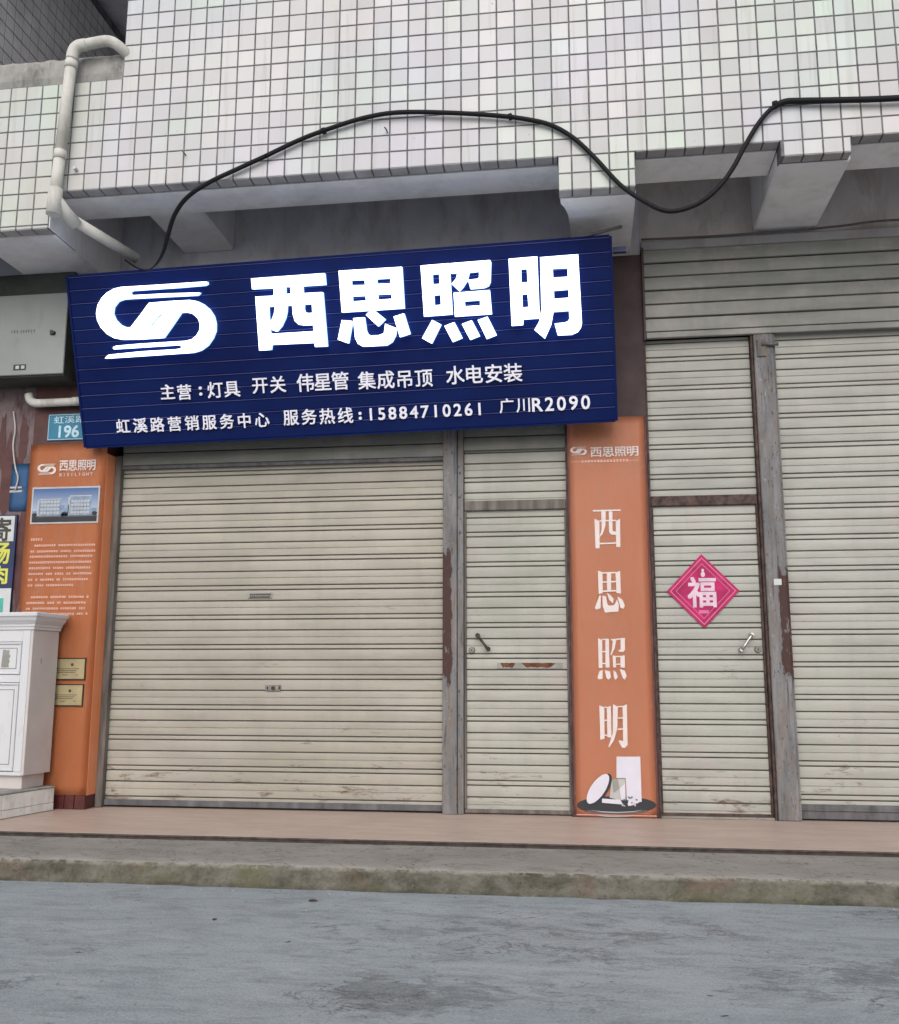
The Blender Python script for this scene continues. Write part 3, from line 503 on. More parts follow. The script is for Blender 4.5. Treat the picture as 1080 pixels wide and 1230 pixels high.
# ------------------------------------------------------------ shopfront back walls and pillars
BW = root('front_wall', (2.5, 1.1, 0), 'grey painted shopfront wall in the shade between the overhang and the sign', 'wall')
box('wall_body', -3.2, 6.6, 1.10, 1.3, 0.0, 4.62, MT['darkgap'], BW)
box('wall_panel', -3.2, 2.797, 1.05, 1.098, 2.62, 4.60, MT['backwall'], BW)
box('wall_panel', 2.798, 3.344, 1.05, 1.098, 3.85, 4.60, MT['backwall'], BW)
box('wall_panel', 3.345, 6.6, 1.05, 1.098, 3.94, 4.60, MT['backwall2'], BW)
box('ceiling_slab', -3.2, 6.6, .40, 1.098, 4.602, 4.75, MT['backwall'], BW)
o = box('lintel', 3.345, 6.6, .985, 1.048, 3.872, 3.945, MT['lintel'], BW, .006)
wp = smooth_path([(3.35, .975, 3.952), (3.8, .972, 3.945), (4.3, .97, 3.95), (4.7, .97, 3.965), (5.0, .968, 3.985), (5.6, .97, 3.975)])
o = tube('electric_wire', wp, .008, MT['wire']); tag(o, 'thin grey wire running along the concrete lintel above the dark shutter hood', 'wire')
LW = root('neighbour_wall', (-2, .9, 0), 'faded pink plaster wall with peeling dark red paint left of the orange banner', 'wall')
box('wall_body', -3.2, -1.10, .90, 1.098, 0.0, 3.815, MT['pinkwall'], LW)
random.seed(4)
for (cx, cz, sx_, sz) in ((-1.19, 2.62, .035, .17), (-1.30, 2.35, .05, .28), (-1.15, 1.75, .035, .38), (-1.36, 2.6, .03, .2), (-1.22, 2.38, .04, .1)):
    bm = bmesh.new(); pts = []
    for k in range(22):
        a = k / 22 * 2 * math.pi; q = 1 + .5 * noise.noise(Vector((cx * 9 + math.cos(a) * 1.9, cz * 5 + math.sin(a) * 1.9, 3)))
        pts.append((cx + sx_ * math.cos(a) * q, cz + sz * math.sin(a) * q))
    plate(bm, [pts], flat3(.8995), .002 + random.random() * .002); emit('paint_patch', bm, MT['red_paint'], LW)
P1 = root('pillar', (-.8, .9, 0), 'oxblood painted pillar at the left end of the wide cream shutter, behind the photo banner', 'pillar')
box('pillar_body', -1.10, -.520, .872, 1.098, 0, 3.815, MT['red_paint'], P1)
for a, b in ((-1.098, -.93), (-.926, -.76), (-.756, -.668), (-.663, -.596), (-.590, -.514)):
    box('skirting_tile', a, b, .860, .871, .002, .094, MT['skirt'], P1, .002)
box('skirting_tile', -.519, -.511, .872, .985, .002, .094, MT['skirt'], P1, .002)
P2 = root('pillar', (3.07, 1.1, 0), 'dark brown painted pillar between the two narrow doors, behind the tall banner', 'pillar')
box('pillar_body', 2.797, 3.345, .990, 1.098, 0, 3.846, MT['brown_paint'], P2)
box('edge_strip', 3.3455, 3.356, .982, 1.02, 0, 3.2, MT['railrust'], P2)
box('edge_strip', 2.786, 2.7965, .984, 1.02, 0, 2.6, MT['railrust'], P2)

# ------------------------------------------------------------ shutters
YS = 1.040
def strip_profile(z0, z1, weak=None):
    """front skin of one roll-formed strip, (y, z) from bottom to top"""
    J = .0085
    p = [(J, z0 - .0002), (J, z0 + .0036), (.0010, z0 + .0048), (-.0006, z0 + .008)]
    if weak:
        p += [(-.0016, (z0 + weak) / 2), (-.0010, weak - .004), (.0042, weak - .0010), (.0042, weak + .0012), (-.0006, weak + .004), (-.0016, (z1 + weak) / 2)]
    elif z1 - z0 > .05: p += [(-.0022, z0 + (z1 - z0) * .35), (-.0024, z0 + (z1 - z0) * .6)]
    p += [(-.0006, z1 - .008), (.0010, z1 - .0048), (J, z1 - .0036), (J, z1 + .0001)]
    return p
def slat_mesh(x0, x1, kind, mat, wob=0):
    bm = bmesh.new(); strips = {'wide': [(0, .101, .052)], 'double': [(0, .076, None), (.076, .108, None)], 'hood': [(0, .098, None)], 'narrow': [(0, .05, None)]}[kind]
    pts = []
    for z0, z1, wk in strips: pts += strip_profile(z0, z1, wk)
    nx = 3 if not wob else max(3, int((x1 - x0) / .25)); prev = None
    for i in range(nx + 1):
        x = x0 + (x1 - x0) * i / nx
        row = [bm.verts.new((x, a + (noise.noise(Vector((x * 2.3, b * 9 + wob, wob))) * .0014 if wob else 0), b + (noise.noise(Vector((x * .7, wob, 4))) * .0005 if wob else 0))) for a, b in pts]
        if prev:
            for k in range(len(row) - 1):
                if abs(pts[k + 1][1] - pts[k][1]) < 1e-6: continue
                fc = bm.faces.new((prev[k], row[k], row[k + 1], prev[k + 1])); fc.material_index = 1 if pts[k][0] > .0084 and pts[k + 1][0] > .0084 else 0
        prev = row
    bmesh.ops.recalc_face_normals(bm, faces=bm.faces); bm.faces.ensure_lookup_table()
    if sum(fc.normal.y for fc in bm.faces) > 0: bmesh.ops.reverse_faces(bm, faces=bm.faces)
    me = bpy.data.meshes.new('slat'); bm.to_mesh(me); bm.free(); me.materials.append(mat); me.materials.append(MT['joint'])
    for p in me.polygons: p.use_smooth = False
    return me
def fill_slats(parent, x0, x1, zlo, zhi, phase, mat, wob=0, y=YS):
    """phase = height of the lower line of one close pair"""
    wide = [slat_mesh(x0, x1, 'wide', mat, wob and wob + q * 3.1) for q in range(3 if wob else 1)]; dbl = [slat_mesh(x0, x1, 'double', mat, wob and wob + 20 + q * 2.7) for q in range(3 if wob else 1)]
    k = -30; seq = []
    while phase + k * .209 < zhi + .3:
        p = phase + k * .209; seq += [('wide', p - .177, .101), ('double', p - .076, .108)]; k += 1
    i = 0
    for kind, z, h in seq:
        if z + h > zlo + .004 and z < zhi - .004:
            i += 1; me = (wide if kind == 'wide' else dbl)[i % len(wide)]
            if z < zlo or z + h > zhi:                      # first and last slat run under the frame: cut to fit
                cb = bmesh.new(); cb.from_mesh(me)
                for cut, sgn in ((zlo - z, -1), (zhi - z, 1)): bmesh.ops.bisect_plane(cb, geom=cb.verts[:] + cb.edges[:] + cb.faces[:], plane_co=(0, 0, cut), plane_no=(0, 0, sgn), clear_outer=True)
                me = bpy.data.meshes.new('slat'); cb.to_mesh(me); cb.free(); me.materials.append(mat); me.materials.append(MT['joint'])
            o = bpy.data.objects.new('slat', me); o.parent = parent
            o.location = Vector((0, y + random.uniform(-.0008, .0008), z)) - base(parent); COL.objects.link(o)
random.seed(11)
SHL = root('roller_shutter', (.7, 1.04, 0), 'wide closed cream roller shutter filling the left bay under the blue sign', 'roller shutter')
fill_slats(SHL, -.458, 1.932, .052, 2.405, 1.504, MT['sh1'], 1)
box('bottom_rail', -.458, 1.930, 1.020, 1.060, .012, .052, MT['railgrey'], SHL, .004)
box('guide_rail', -.510, -.458, .985, 1.060, .0, 2.50, MT['guide'], SHL, .004)
box('backing', -.458, 1.932, 1.0605, 1.075, .0, 2.5, MT['darkgap'], SHL)
hm = slat_mesh(-.458, 1.932, 'hood', MT['hood'], 3)
for q in range(3):
    o = bpy.data.objects.new('hood_slat', hm); o.parent = SHL; o.location = Vector((0, 1.010, 2.425 + q * .100)) - SHL.location; COL.objects.link(o)
box('hood_edge', -.458, 1.932, 1.0, 1.035, 2.398, 2.424, MT['railgrey'], SHL, .003)
bm = bmesh.new(); add_box(bm, .528, .706, YS - .0085, YS + .002, 1.443, 1.482, .002); st = emit('ventilation_label', bm, MT['sticker'], SHL)
for zz in (1.470, 1.452):
    bm = bmesh.new(); x_ = .545
    while x_ < .69:
        w_ = random.uniform(.006, .012); add_box(bm, x_, x_ + w_, YS - .0105, YS - .0084, zz - .006, zz + .006); x_ += w_ + .003
    emit('print_line', bm, MT['ink'], SHL)['kind'] = 'stuff'
lk = box('lock_plate', .680, .790, YS - .013, YS + .003, .797, .838, MT['lock'], SHL, .003)
bm = bmesh.new(); bmesh.ops.create_cone(bm, cap_ends=True, segments=14, radius1=.013, radius2=.012, depth=.012, matrix=Matrix.Translation((.737, YS - .018, .818)) @ Matrix.Rotation(math.pi / 2, 4, 'X')); emit('lock_cylinder', bm, MT['black'], SHL)
for a in (.692, .776): box('lock_slot', a, a + .01, YS - .0155, YS - .0125, .808, .828, MT['black'], SHL)

def door(name, x0, x1, zlo, zsplit, ztop, phase, mat, label, hdr, left, wob):
    D = root(name, ((x0 + x1) / 2, 1.04, 0), label, 'shutter door')
    fill_slats(D, x0, x1, zlo - .025, zsplit + .004, phase, mat, wob)
    fill_slats(D, x0, x1, zsplit + .066, ztop + .02, phase - .03, mat, wob + 5, YS + .004)
    box('header_bar', x0, x1, 1.012, 1.062, zsplit, zsplit + .07, hdr, D, .005)
    box('backing', x0, x1, 1.064, 1.08, 0, ztop + .1, MT['darkgap'], D)
    box('bottom_bar', x0, x1, 1.022, 1.06, .006, .032, hdr, D, .004)
    box('frame_stile', x0 - .001, x0 + .014, 1.016, 1.055, .033, zsplit - .001, hdr, D, .003)
    box('frame_stile', x1 - .014, x1 + .001, 1.016, 1.055, .033, zsplit - .001, hdr, D, .003)
    return D
D1 = door('shutter_door', 2.078, 2.785, .055, 2.035, 2.46, 1.437, MT['sh2'], 'narrow cream slatted shutter door with rusty patch, left of the lettered orange banner', MT['guide'], True, 30)
hm = slat_mesh(2.078, 2.785, 'hood', MT['hood'], 0)
for q in range(2):
    o = bpy.data.objects.new('hood_slat', hm); o.parent = D1; o.location = Vector((0, 1.012, 2.462 + q * .100)) - D1.location; COL.objects.link(o)
D2 = door('shutter_door', 3.357, 4.060, .03, 2.038, 3.20, 1.634, MT['sh3'], 'narrow pale slatted shutter door bearing the pink diamond paper, right of the lettered banner', MT['railrust'], False, 50)
box('sill_strip', 3.357, 4.06, 1.0, 1.018, .002, .014, MT['ledge'], D2)
def lever(D, a, b, disc, mat):
    bm = bmesh.new(); A, B = Vector((a[0], .985, a[1])), Vector((b[0], .985, b[1])); add_tube(bm, [A, A.lerp(B, .3), A.lerp(B, .7), B], [.011, .0085, .0085, .011], 8)
    for P_ in (A, B): add_tube(bm, [P_, P_ + Vector((0, .052, 0))], [.012, .016], 8)
    emit('handle', bm, mat, D, True)
    bm = bmesh.new(); bmesh.ops.create_cone(bm, cap_ends=True, segments=20, radius1=.023, radius2=.018, depth=.016, matrix=Matrix.Translation((disc[0], YS - .010, disc[1])) @ Matrix.Rotation(math.pi / 2, 4, 'X'))
    k = emit('keyhole', bm, MT['lock'], D); bm = bmesh.new(); add_box(bm, disc[0] - .003, disc[0] + .003, YS - .0205, YS - .0178, disc[1] - .009, disc[1] + .007); e_ = emit('key_slot', bm, MT['black'], k)
lever(D1, (2.168, 1.176), (2.240, 1.084), (2.128, 1.075), MT['railrust'])
lever(D2, (3.975, 1.170), (3.906, 1.072), (4.015, 1.075), MT['chrome'])
for cx, w_ in ((2.372, .05), (2.578, .115)):     # rusted through paint on one strip of the door
    bm = bmesh.new(); top = [(cx - w_ + 2 * w_ * k / 12, .990 - abs(noise.noise(Vector((cx, k * .7, 0)))) * .008) for k in range(13)]
    bot = [(cx - w_ * .72 + 1.44 * w_ * k / 12, .955 + abs(noise.noise(Vector((cx, k * .9, 5)))) * .016) for k in range(13)]
    plate(bm, [bot + top[::-1]], flat3(YS - .0042), .0012); emit('rust_patch', bm, MT['rust'], D1)
box('bare_strip', 2.30, 2.74, YS - .0046, YS - .0041, .953, .990, MT['sticker'], D1)

SHR = root('roller_shutter', (5.0, 1.04, 0), 'tall closed pale roller shutter at the right edge beyond the grey post', 'roller shutter')
fill_slats(SHR, 4.222, 6.4, .098, 3.25, 2.006, MT['sh3'], 70)
box('bottom_rail', 4.222, 6.4, 1.016, 1.060, .010, .100, MT['railgrey'], SHR, .004)
box('rail_lip', 4.222, 6.4, 1.006, 1.0155, .062, .072, MT['railgrey'], SHR, .002)
box('backing', 4.222, 6.4, 1.062, 1.075, .0, 3.3, MT['darkgap'], SHR)
HD = root('shutter_hood', (4.8, .98, 3.2), 'dark grey slatted shutter hood under the lintel at upper right', 'shutter hood')
hw = slat_mesh(3.362, 6.4, 'hood', MT['hood'], 5)
for q in range(6):
    o = bpy.data.objects.new('slat', hw); o.parent = HD; o.location = Vector((0, .972 - (q % 2) * .004, 3.262 + q * .1012)) - HD.location; COL.objects.link(o)
box('bottom_edge', 3.362, 6.4, .965, .995, 3.215, 3.258, MT['hood'], HD, .004)
box('backing', 3.362, 6.4, .990, 1.0, 3.255, 3.872, MT['darkgap'], HD)
def post_thing(x0, x1, zt, mat, label, left):
    P = root('steel_post', ((x0 + x1) / 2, 1.0, 0), label, 'post')
    if left:
        box('post_body', x0, x0 + .098, .975, 1.06, 0, zt, mat, P, .004); box('channel', x0 + .101, x1, .985, 1.06, 0, zt, mat, P, .004)
        for z_ in (2.30, 2.13, 1.88): 
            bm = bmesh.new(); bmesh.ops.create_uvsphere(bm, u_segments=8, v_segments=6, radius=.008, matrix=Matrix.Translation((x0 + .12, .983, z_))); emit('bolt', bm, MT['guide'], P)
    else:
        box('post_body', x0 + .018, x1 - .008, .970, 1.06, 0, zt, mat, P, .006); box('flange', x0, x0 + .016, .985, 1.06, 0, zt, MT['railrust'], P, .003); box('channel_lip', x1 - .007, x1 + .004, .985, 1.06, 0, zt, mat, P, .002)
    return P
post_thing(1.934, 2.076, 2.62, MT['post1'], 'peeling grey steel post between the wide cream shutter and the narrow door', True)
PR = post_thing(4.062, 4.220, 3.215, MT['post2'], 'peeling grey and brown steel post right of the pink diamond paper', False)
tube('bolt_rod', [(4.13, .955, 3.135), (4.24, .955, 3.13)], .012, MT['railgrey'], PR); box('bracket', 4.10, 4.16, .958, .972, 3.05, 3.17, MT['guide'], PR, .003)
box('white_sticker', 4.128, 4.176, .9675, .9695, 1.490, 1.530, MT['adwhite'], PR)
# small strip of shutter track left of the hood
box('edge_strip', 3.346, 3.360, .95, 1.03, 3.2, 3.88, MT['brown_paint'], P2)

# ------------------------------------------------------------ blue shop sign
O_ = Vector((-.615, .75, 2.515)); EX = Vector((3.745, 0, .066)).normalized(); EV = Vector((0, -.365, 1.13)); EV = (EV - EX * EV.dot(EX)).normalized(); EN = Vector((0.0054, -0.9516, -0.3074))
SG = root('shop_sign', O_, 'long blue shop sign of horizontal cladding with glowing white logo and large characters', 'shop sign')
def sg(off): return lambda a, b, d: O_ + EX * a + EV * b + EN * (off + d)
def sbox(name, u0, u1, v0, v1, d0, d1, mat, par=SG, bev=0):
    bm = bmesh.new(); add_box(bm, u0, u1, v0, v1, d0, d1, bev); 
    for v in bm.verts: v.co = O_ + EX * v.co.x + EV * v.co.y + EN * v.co.z
    bmesh.ops.recalc_face_normals(bm, faces=bm.faces); return emit(name, bm, mat, par)
SW_, SH_ = 3.7456, 1.1873; NP = 13; ph = SH_ / NP
sbox('back_panel', .004, SW_ - .004, .004, SH_ - .004, -.07, -.012, MT['blue'])
random.seed(5)
for k in range(NP):
    # each cladding board: flat face with a thin raised lip along its upper edge
    v0, v1 = k * ph, (k + 1) * ph; j = random.uniform(-.0006, .0006)
    bm = bmesh.new(); prof = [(-.012, v0 + .0004), (-.001 + j, v0 + .0012), (.0 + j, v0 + .006), (.0006 + j, v1 - .0095), (.0055 + j, v1 - .0060), (.0060 + j, v1 - .0030), (-.012, v1 - .0004)]
    n_ = 16; prev = None
    for i in range(n_ + 1):
        a = SW_ * i / n_; row = [bm.verts.new(O_ + EX * a + EV * q + EN * (d + noise.noise(Vector((a * 2, k, 0))) * .0012)) for d, q in prof]
        if prev:
            for c_ in range(len(row) - 1):
                fc = bm.faces.new((prev[c_], row[c_], row[c_ + 1], prev[c_ + 1])); fc.material_index = 1 if c_ in (4, 5) else 0
        else: bm.faces.new(row)
        prev = row
    bm.faces.new(prev); bmesh.ops.recalc_face_normals(bm, faces=bm.faces); emit('cladding_board', bm, [MT['blue'], MT['bluelip']], SG)
sbox('edge_trim', SW_ - .003, SW_ + .012, -.004, SH_ + .004, -.07, .008, MT['blue'])
sbox('edge_trim', -.012, .003, -.004, SH_ + .004, -.07, .008, MT['blue'])
sbox('bottom_trim', .004, SW_ - .004, -.012, -.0005, -.07, .004, MT['blue'])
sbox('top_trim', .004, SW_ - .004, SH_ + .0005, SH_ + .014, -.07, .006, MT['blue'])
for a in (.5, 1.9, 3.35):
    bm = bmesh.new(); add_tube(bm, [O_ + EX * a + EV * .95 - EN * .07, Vector((O_.x + a, 1.06, 3.55))], .016, 8); emit('bracket', bm, MT['railgrey'], SG)
bm = bmesh.new(); add_box(bm, 3.13, 3.215, .455, .485, 3.635, 3.672); emit('bracket', bm, MT['navy'], SG); tube('bracket', [(2.75, .42, 3.70), (3.19, .36, 3.765)], .011, MT['railgrey'], SG)
def letter(name, pieces, par=SG, d=.042, off=.008):
    bm = bmesh.new()
    for pc in pieces: plate(bm, K(pc), sg(off), d, 0, 1)
    return emit(name, bm, [MT['lit'], MT['steelside']], par)
letter('logo', LOGO)
for nm, g_ in (('letter', XI), ('letter', SI), ('letter', ZHAO), ('letter', MING)): letter(nm, g_)
for s_, u0, u1, va, vb, h_ in LINES:
    wt = [.72 if ord(q) < 128 else 1. for q in s_]; un = (u1 - u0) / sum(wt)
    for i, ch in enumerate(s_):
        bm = bmesh.new(); lat = ord(ch) < 128; w_ = un * wt[i]; ua = u0 + un * sum(wt[:i])
        if ch == ':':
            for q in (.2, .75): bmesh.ops.create_circle(bm, cap_ends=True, segments=10, radius=.011, matrix=Matrix.Translation((u0 + (u1 - u0) / 2, va + h_ * q, 0)))
            vs = list(bm.verts); ex_ = bmesh.ops.extrude_face_region(bm, geom=list(bm.faces)); nv = [e_ for e_ in ex_['geom'] if isinstance(e_, bmesh.types.BMVert)]
            for v in nv: v.co.z = .012
            for v in bm.verts: v.co = O_ + EX * v.co.x + EV * v.co.y + EN * (.006 + v.co.z)
            bmesh.ops.recalc_face_normals(bm, faces=bm.faces)
        else:
            tt = (i + .5) / len(s_); vm = va + (vb - va) * tt
            add_glyph(bm, ch, .016 if lat else .012, ua, vm, w_, h_ * (1 if not lat else .95), sg(.006), .010)
        emit('letter', bm, MT['whiteletter'], SG)

# ------------------------------------------------------------ orange banners
def sheet(name, x0, x1, z0, z1, y, mat, parent, amp=.003, nx=10, nz=40, ragged=.0, seed=0):
    bm = bmesh.new(); g = []
    for j in range(nz + 1):
        z = z0 + (z1 - z0) * j / nz; row = []
        for i in range(nx + 1):
            t = i / nx; x = x0 + (x1 - x0) * t
            if i == nx and ragged: x += noise.noise(Vector((z * 3.1, seed, 0))) * ragged
            yy_ = y - abs(noise.noise(Vector((x * 3.3, z * 2.1, seed)))) * amp - (abs(noise.noise(Vector((z * 4, seed, 7)))) * amp * 2.5 if i == nx else 0)
            row.append(bm.verts.new((x, yy_, z)))
        g.append(row)
    for j in range(nz):
        for i in range(nx): bm.faces.new((g[j][i], g[j][i + 1], g[j + 1][i + 1], g[j + 1][i]))
    ext = bmesh.ops.solidify(bm, geom=list(bm.faces), thickness=.0015); bmesh.ops.recalc_face_normals(bm, faces=bm.faces)
    return emit(name, bm, mat, parent, True)
def mini_logo(parent, x0, z0, w_, h_, y, mat):
    L_ = K(LOGO[0]); xs = [p[0] for p in L_[0]]; zs = [p[1] for p in L_[0]]; ax, bx, az, bz = min(xs), max(xs), min(zs), max(zs)
    bm = bmesh.new(); plate(bm, [[(x0 + (p[0] - ax) / (bx - ax) * w_, z0 + (p[1] - az) / (bz - az) * h_) for p in lp] for lp in L_], flat3(y), .001); return emit('printed_logo', bm, mat, parent)
def ptext(parent, s_, x0, x1, z0, z1, y, mat, bold=.01, name='printed_character', z1b=None):
    w_ = (x1 - x0) / len(s_)
    for i, ch in enumerate(s_):
        bm = bmesh.new(); dz = 0 if z1b is None else (z1b - z1) * i / len(s_); add_glyph(bm, ch, bold, x0 + i * w_ + w_ * .04, z0 + dz, w_ * .92, z1 - z0, flat3(y), .001, 'cjk' if ord(ch) < 128 else 'box'); emit(name, bm, mat, parent)
B1 = root('banner', (-.8, .86, .1), 'orange banner on the left pillar with building photo, white paragraphs and small logo', 'banner')
sheet('front_sheet', -1.102, -.506, .094, 2.570, .858, MT['orange'], B1, .004, 10, 40, 0, 2)
bm = bmesh.new(); add_box(bm, -.5115, -.504, .862, .984, .094, 2.49); emit('side_sheet', bm, MT['orange'], B1)
yb = .853
mini_logo(B1, -1.035, 2.345, .145, .078, yb, MT['print_white'])
ptext(B1, '西思照明', -.868, -.585, 2.368, 2.444, yb, MT['print_white'], .012)
ptext(B1, 'XISI LIGHT'.replace(' ', ''), -.868, -.600, 2.328, 2.350, yb, MT['print_white'], .02)
box('photo_border', -1.062, -.540, .8512, .8530, 1.980, 2.250, MT['lgrey'], B1)
ph_ = box('photo', -1.050, -.552, .8495, .8510, 1.992, 2.238, MT['photo'], B1)
def prt(x0, x1, z0, z1, m_, d=.0006, nm='photo_shape'): return box(nm, x0, x1, .8495 - d, .8495 - d + .0005, z0, z1, MT[m_], B1)
prt(-1.050, -.552, 1.992, 2.030, 'black', .0007); prt(-1.050, -.552, 2.030, 2.040, 'grey', .0008)
prt(-.83, -.77, 2.040, 2.115, 'bluegrey', .0010); prt(-.60, -.556, 2.040, 2.09, 'bluegrey', .0010); prt(-1.05, -1.014, 2.040, 2.075, 'bluegrey', .0010)
for (a, b, z_, zz) in ((-1.0, -.83, 2.040, 2.165), (-.765, -.60, 2.040, 2.185)):
    prt(a, b, z_, zz, 'bluegrey', .0009); prt(a - .012, a - .001, z_, zz - .012, 'lgrey', .0010); prt(a, b, zz - .008, zz - .002, 'lgrey', .0016)
    bm = bmesh.new(); nx_ = 6
    for i in range(nx_):
        for j in range(4):
            ww = (b - a - .02) / nx_; add_box(bm, a + .013 + i * ww, a + .007 + (i + 1) * ww, .8474, .8480, z_ + .012 + j * .027, z_ + .028 + j * .027)
    emit('photo_windows', bm, MT['lgrey'], B1)['kind'] = 'stuff'
for (a, z_, s_) in ((-1.03, 2.045, .02), (-.80, 2.05, .022), (-.815, 2.042, .015), (-.57, 2.05, .02), (-.785, 2.043, .014)):
    bm = bmesh.new(); plate(bm, [[(a + s_ * math.cos(k) * (1 + .3 * math.sin(k * 5)), z_ + s_ * .8 * math.sin(k)) for k in [q * .5236 for q in range(12)]]], flat3(.8472), .0005); emit('photo_tree', bm, MT['black'], B1)
random.seed(21)
for zi, (z_, xe) in enumerate(((1.868, -.955), (1.823, -.56), (1.78, -.56), (1.743, -.57), (1.701, -.575), (1.660, -.57), (1.618, -.575), (1.577, -.58), (1.536, -.71), (1.452, -.575), (1.411, -.58), (1.371, -.585), (1.332, -.59))):
    bm = bmesh.new(); x_ = -1.045 + (.03 if zi in (1, 9) else 0); h_ = .011 if zi else .014
    while x_ < xe:
        w_ = random.uniform(.010, .017)
        for q in range(3):
            zz = z_ - h_ / 2 + q * h_ / 2 + random.uniform(-.001, .001); add_box(bm, x_, x_ + w_, yb - .0004, yb, zz - .0012, zz + .0012)
        xx = x_ + random.uniform(.2, .8) * w_; add_box(bm, xx, xx + .0028, yb - .0009, yb - .0005, z_ - h_ / 2, z_ + h_ / 2)
        x_ += w_ + (.004 if random.random() < .9 else .022)
    emit('print_line', bm, MT['print_peach'], B1)['kind'] = 'stuff'
for nm, z_, x1_, lab in (('upper', .872, -.563, 'upper of the two tan award plaques on the left orange banner beside the cabinet'), ('lower', .692, -.568, 'lower of the two tan award plaques on the left orange banner beside the cabinet')):
    PL = root('award_plaque', (x1_ - .13, .85, z_), lab, 'plaque', 'tan award plaques on the left banner')
    bm = bmesh.new(); hh = .152; a, b = x1_ - .26, x1_
    plate(bm, [[(a, z_), (b, z_), (b, z_ + hh), (a, z_ + hh)], [(a + .007, z_ + .007), (a + .007, z_ + hh - .007), (b - .007, z_ + hh - .007), (b - .007, z_ + .007)]], flat3(.853), .008); emit('frame', bm, MT['frame'], PL)
    box('plate', a + .007, b - .007, .848, .853, z_ + .007, z_ + hh - .007, MT['gold'], PL)
    bm = bmesh.new(); bmesh.ops.create_circle(bm, cap_ends=True, segments=12, radius=.011, matrix=Matrix.Translation((x1_ - .10, .8474, z_ + .105)) @ Matrix.Rotation(math.pi / 2, 4, 'X')); emit('emblem', bm, MT['ink'], PL)
    bm = bmesh.new()
    for (q, l0, l1) in ((.077, .24, .045), (.064, .20, .07), (.052, .22, .08), (.034, .17, .13), (.034, .07, .055)):
        x_ = x1_ - l0
        while x_ < x1_ - l1: add_box(bm, x_, x_ + .006, .8472, .8478, z_ + q - .0025, z_ + q + .0025); x_ += .0085
    emit('print_line', bm, MT['ink'], PL)['kind'] = 'stuff'

B2 = root('banner', (3.07, .985, 0), 'tall orange banner on the middle pillar with large white vertical characters and lamp picture', 'banner')
sheet('sheet', 2.800, 3.336, .004, 2.665, .984, MT['orange2'], B2, .003, 10, 50, .006, 5)
YB = .979
for a, b in ((2.800, 2.812), (3.326, 3.338)): sheet('hem', a, b, .004, 2.66, YB + .001, MT['edge_pink'], B2, .001, 1, 40, .003, a)
box('hem_strip', 2.814, 3.324, YB - .001, YB, .012, .020, MT['edge_pink'], B2)
mini_logo(B2, 2.822, 2.402, .112, .058, YB, MT['print_white'])
ptext(B2, '西思照明', 2.955, 3.285, 2.386, 2.452, YB, MT['print_white'], .012)
bm = bmesh.new(); x_ = 2.895
while x_ < 3.20: add_box(bm, x_, x_ + .016, YB - .0006, YB - .0002, 2.350, 2.354); add_box(bm, x_ + .006, x_ + .010, YB - .0011, YB - .0007, 2.346, 2.364); add_box(bm, x_, x_ + .016, YB - .0006, YB - .0002, 2.359, 2.3625); x_ += .0215
emit('print_line', bm, MT['print_peach'], B2)['kind'] = 'stuff'
for a, b in ((2.822, 2.885), (3.215, 3.285)): box('printed_rule', a, b, YB - .0006, YB - .0002, 2.354, 2.3565, MT['print_peach'], B2)
for chs in SERIF:
    bm = bmesh.new()
    for i, st in enumerate(chs): plate(bm, K([st]), flat3(YB - .0002 * i), .0002)
    emit('printed_character', bm, MT['print_white'], B2)
pm = {'black': 'black', 'grey': 'grey', 'white': 'pale', 'lgrey': 'lgrey'}; pn = ['tray', 'tray_rim', 'tray_inner', 'panel', 'cube', 'base_block', 'lamp_rim', 'lamp_disc', 'crystals']
for i, (c_, poly) in enumerate(PICS):
    bm = bmesh.new(); plate(bm, K([poly]), flat3(YB - .0002 - .0005 * i), .0004); emit('printed_' + pn[i], bm, MT[pm[c_]], B2)

def px2(x, y): return (2.909 + (x - 300) * .00069 - (y - 240) * .00002, .371 + (x - 300) * .00001 - (y - 240) * .00068)
def pshape(pts, m_, d, nm):
    bm = bmesh.new(); plate(bm, [[px2(*p) for p in pts]], flat3(YB - d), .0003); emit(nm, bm, MT[m_], B2)
pshape([(505, 432), (560, 428), (575, 520), (520, 560)], 'sticker', .0052, 'printed_cube_side'); pshape([(575, 520), (628, 470), (630, 610), (590, 620)], 'pale', .0053, 'printed_cube_side')
pshape([(300, 716), (420, 738), (560, 742), (700, 734), (800, 712), (700, 728), (560, 734), (420, 730)], 'lgrey', .0054, 'printed_tray_shine')
pshape([(350, 765), (450, 778), (600, 780), (720, 768), (600, 773), (450, 771)], 'lgrey', .0055, 'printed_tray_shine')
random.seed(77)
for k in range(12):
    x_, y_ = random.uniform(590, 770), random.uniform(600, 675); q = random.uniform(9, 20)
    pshape([(x_ + q * math.cos(a), y_ + q * math.sin(a)) for a in sorted(random.uniform(0, 6.28) for _ in range(5))], random.choice(['pale', 'grey', 'lgrey', 'black']), .0056 + k * .0002, 'printed_crystal')

